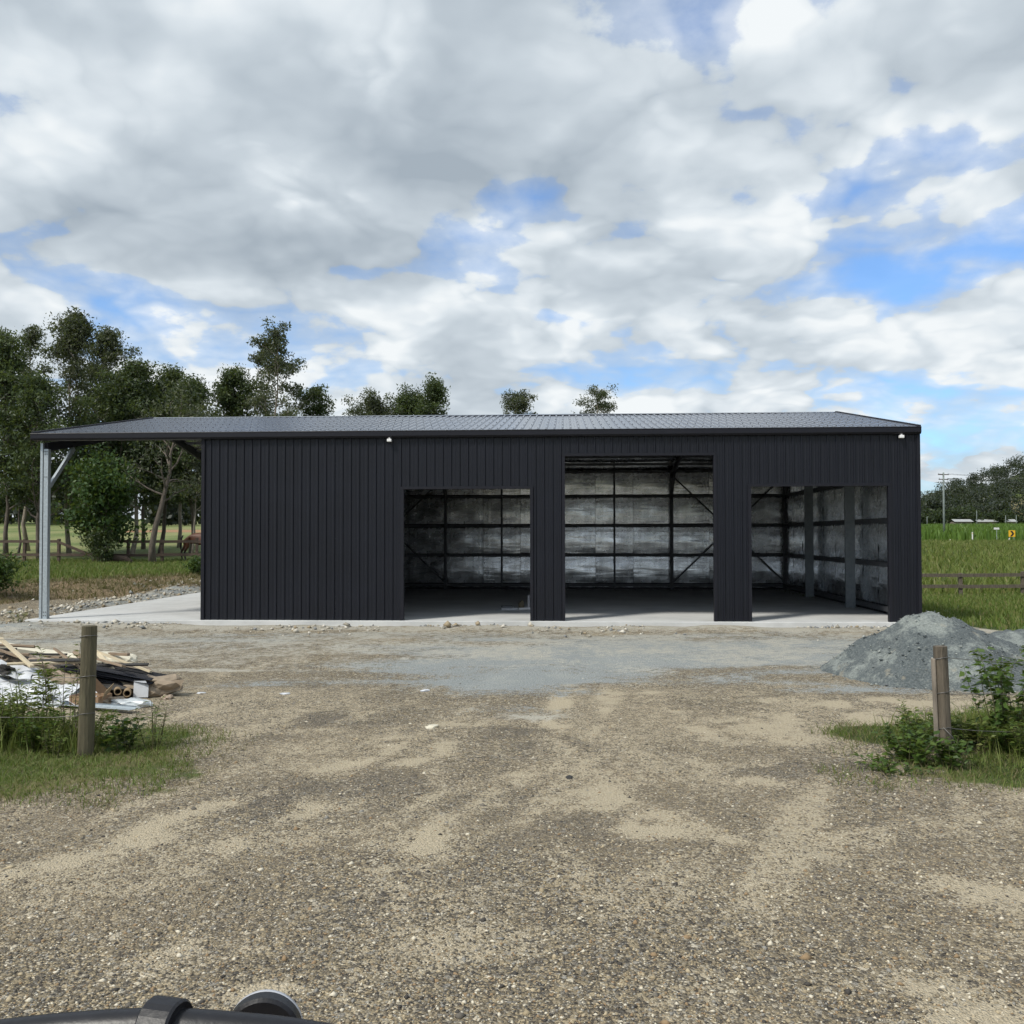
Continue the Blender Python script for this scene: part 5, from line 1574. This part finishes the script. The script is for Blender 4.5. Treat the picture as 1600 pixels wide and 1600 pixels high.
m_yel = simple('sign_yellow', (.72, .42, .02), .5, var=.05); m_blk = simple('sign_black', (.015, .015, .015), .5); m_wht = simple('sign_white', (.75, .75, .74), .5, var=.04)
x, y = 61.95, 125.0
sg = empty('chevron_sign', (x, y - 6, gz(x, y - 6)), R(-4), 'yellow roadside sign with a black chevron pointing right', 'road sign')
zc_ = 2.12 - gz(x, y - 6)
MB().box((-.40, -.02, zc_ - .40), (.40, .02, zc_ + .40)).build('panel', m_yel, sg, bevel=.02)
ch = MB(); ch.add([(-.24, -.026, zc_ + .34), (.02, -.026, zc_ + .34), (.28, -.026, zc_), (.02, -.026, zc_ - .34), (-.24, -.026, zc_ - .34), (.02, -.026, zc_)], [(0, 5, 2, 1), (5, 4, 3, 2)])
ch.build('chevron', m_blk, sg)
for sx in (-.25, .25): MB().tube([(sx, .04, -.3), (sx, .04, zc_ + .3)], .03, 8).build('post', M['galv'], sg)
x, y = 60.05, 124
ns = empty('name_sign', (x, y - 5, gz(x, y - 5)), R(8), 'small white street name board on a thin post beside the chevron sign', 'road sign')
zn_ = 2.75 - gz(x, y - 5)
MB().box((-.36, -.015, zn_ - .12), (.36, .015, zn_ + .12)).build('panel', m_wht, ns); MB().tube([(.05, .04, -.3), (.05, .04, zn_ + .1)], .03, 8).build('post', M['galv'], ns)
for (xx_, yy_, hh, lab) in ((57.05, 119, 1.35, 'tall white guide post at the roadside'), (61.4, 118.6, .6, 'short white guide post under the chevron sign'), (54.3, 119, .45, 'short white marker near the power pole foot')):
    g_ = empty('guide_post', (xx_, yy_, gz(xx_, yy_)), 0, lab, 'guide post', 'roadside guide posts')
    MB().box((-.07, -.02, -.2), (.07, .02, hh)).build('blade', m_wht, g_, bevel=.01)
    MB().box((-.03, -.026, hh - .22), (.03, -.021, hh - .10)).build('reflector', m_yel, g_)

m_roofw = simple('white_far_roof', (.36, .37, .37), .6, var=.1); m_wallf = simple('far_wall', (.20, .17, .14), .8)
for k, (x, y, w, lab) in enumerate(((150.5, 322, 5.6, 'far low farm building with a white roof at the left of the woods gap'), (159.5, 324, 6.2, 'far low farm building with a white roof in the middle of the woods gap'), (167.8, 325, 3.6, 'smallest far white roofed building at the right of the woods gap'))):
    b_ = empty('farm_building', (x, y, gz(x, y)), R(-3 * k), lab, 'building', 'far white roofed buildings')
    zr_ = 6.6 - gz(x, y)
    MB().box((-w / 2, -2, -.3), (w / 2, 2, zr_ - .35)).build('wall', m_wallf, b_)
    rf = MB(); rf.add([(-w / 2 - .4, -2.6, zr_ - .35), (w / 2 + .4, -2.6, zr_ - .35), (w / 2 + .4, 0, zr_ + .5), (-w / 2 - .4, 0, zr_ + .5), (w / 2 + .4, 2.6, zr_ - .35), (-w / 2 - .4, 2.6, zr_ - .35)], [(0, 1, 2, 3), (3, 2, 4, 5)])
    rf.build('roof', m_roofw, b_)
    MB().box((-.5, -2.03, 0), (.5, -2.005, min(2.0, zr_ - .6))).build('door', m_dark, b_)

# ------------------------------------------------------------------ bull bar and work lamp at the camera's feet
m_bar = simple('black_bar_paint', (.008, .008, .011), .42, var=.3, scale=20, bump=.12, dirt=((.05, .045, .035), 9, .60))
bb = empty('bull_bar', (0, 1.65, 0), 0, 'black tubular bull bar with a clamp at the bottom left of the photo', 'bull bar')
def sm_curve(P_, n=6):
    P_ = [Vector(p) for p in P_]; out = []
    for i in range(len(P_) - 1):
        p0 = P_[max(i - 1, 0)]; p1 = P_[i]; p2 = P_[i + 1]; p3 = P_[min(i + 2, len(P_) - 1)]
        for k in range(n):
            t = k / n
            out.append(.5 * ((2 * p1) + (-p0 + p2) * t + (2 * p0 - 5 * p1 + 4 * p2 - p3) * t * t + (-p0 + 3 * p1 - 3 * p2 + p3) * t ** 3))
    out.append(P_[-1]); return out
hoop = sm_curve([(-1.32, -.16, .72), (-1.25, -.12, 1.05), (-1.08, -.04, 1.165), (-.88, .0, 1.186), (-.63, .0, 1.206), (-.44, .0, 1.196), (-.31, .0, 1.178), (-.05, .0, 1.13), (.4, .0, 1.09), (.95, -.04, 1.06), (1.2, -.12, .95), (1.28, -.16, .72)])
MB().tube(hoop, .030, 18).build('top_tube', m_bar, bb, smooth=True)
cl = MB(); cl.lathe([(.036, -.027), (.044, -.030), (.048, -.026), (.048, .026), (.044, .030), (.036, .027)], 24, Matrix.Translation((-.592, 0, 1.2045)) @ Matrix.Rotation(R(-14), 4, 'Z') @ Matrix.Rotation(R(90), 4, 'Y'))
cl.build('clamp', m_bar, bb, smooth=False)
MB().box((-.62, -.045, 1.09), (-.565, .015, 1.165)).build('clamp_lug', m_bar, bb, bevel=.006)
for x in (-.75, .45): MB().tube([(x, 0, 1.155 if x < 0 else 1.08), (x, -.02, .66)], .028, 12).build('upright', m_bar, bb, smooth=True)
MB().box((-1.35, -.20, .46), (1.31, .04, .70)).build('bumper_beam', m_bar, bb, bevel=.03)
for x in (-.5, .5): MB().box((x - .05, -1.6, .48), (x + .05, -.19, .62)).build('chassis_rail', m_bar, bb)
wl_ = empty('work_lamp', (-.452, 1.76, 1.137), R(4), 'round black work lamp with a pale rim beyond the bull bar', 'lamp')
RX = Matrix.Rotation(R(-90), 4, 'X')
MB().lathe([(.062, -.010), (.0685, -.006), (.0685, .018)], 48, RX).build('housing', m_bar, wl_, smooth=False)
MB().lathe([(.0672, .0182), (.0680, .0185), (.0680, .028), (.065, .030)], 48, RX).build('bezel', simple('pale_bezel', (.55, .56, .60), .4, metal=.3), wl_, smooth=True)
for k in range(9):
    MB().box((-.0022, -.004, -.006), (.0022, .0, .006), Matrix.Translation((-.040 + .0085 * k, -.0115, .028 - .0012 * k)) @ Matrix.Rotation(R(20), 4, 'Y')).build('vent_slot', m_blk, wl_)
MB().bar((0, .01, -.06), (0, -.10, -.02), .02, .012).build('bracket', m_bar, wl_)
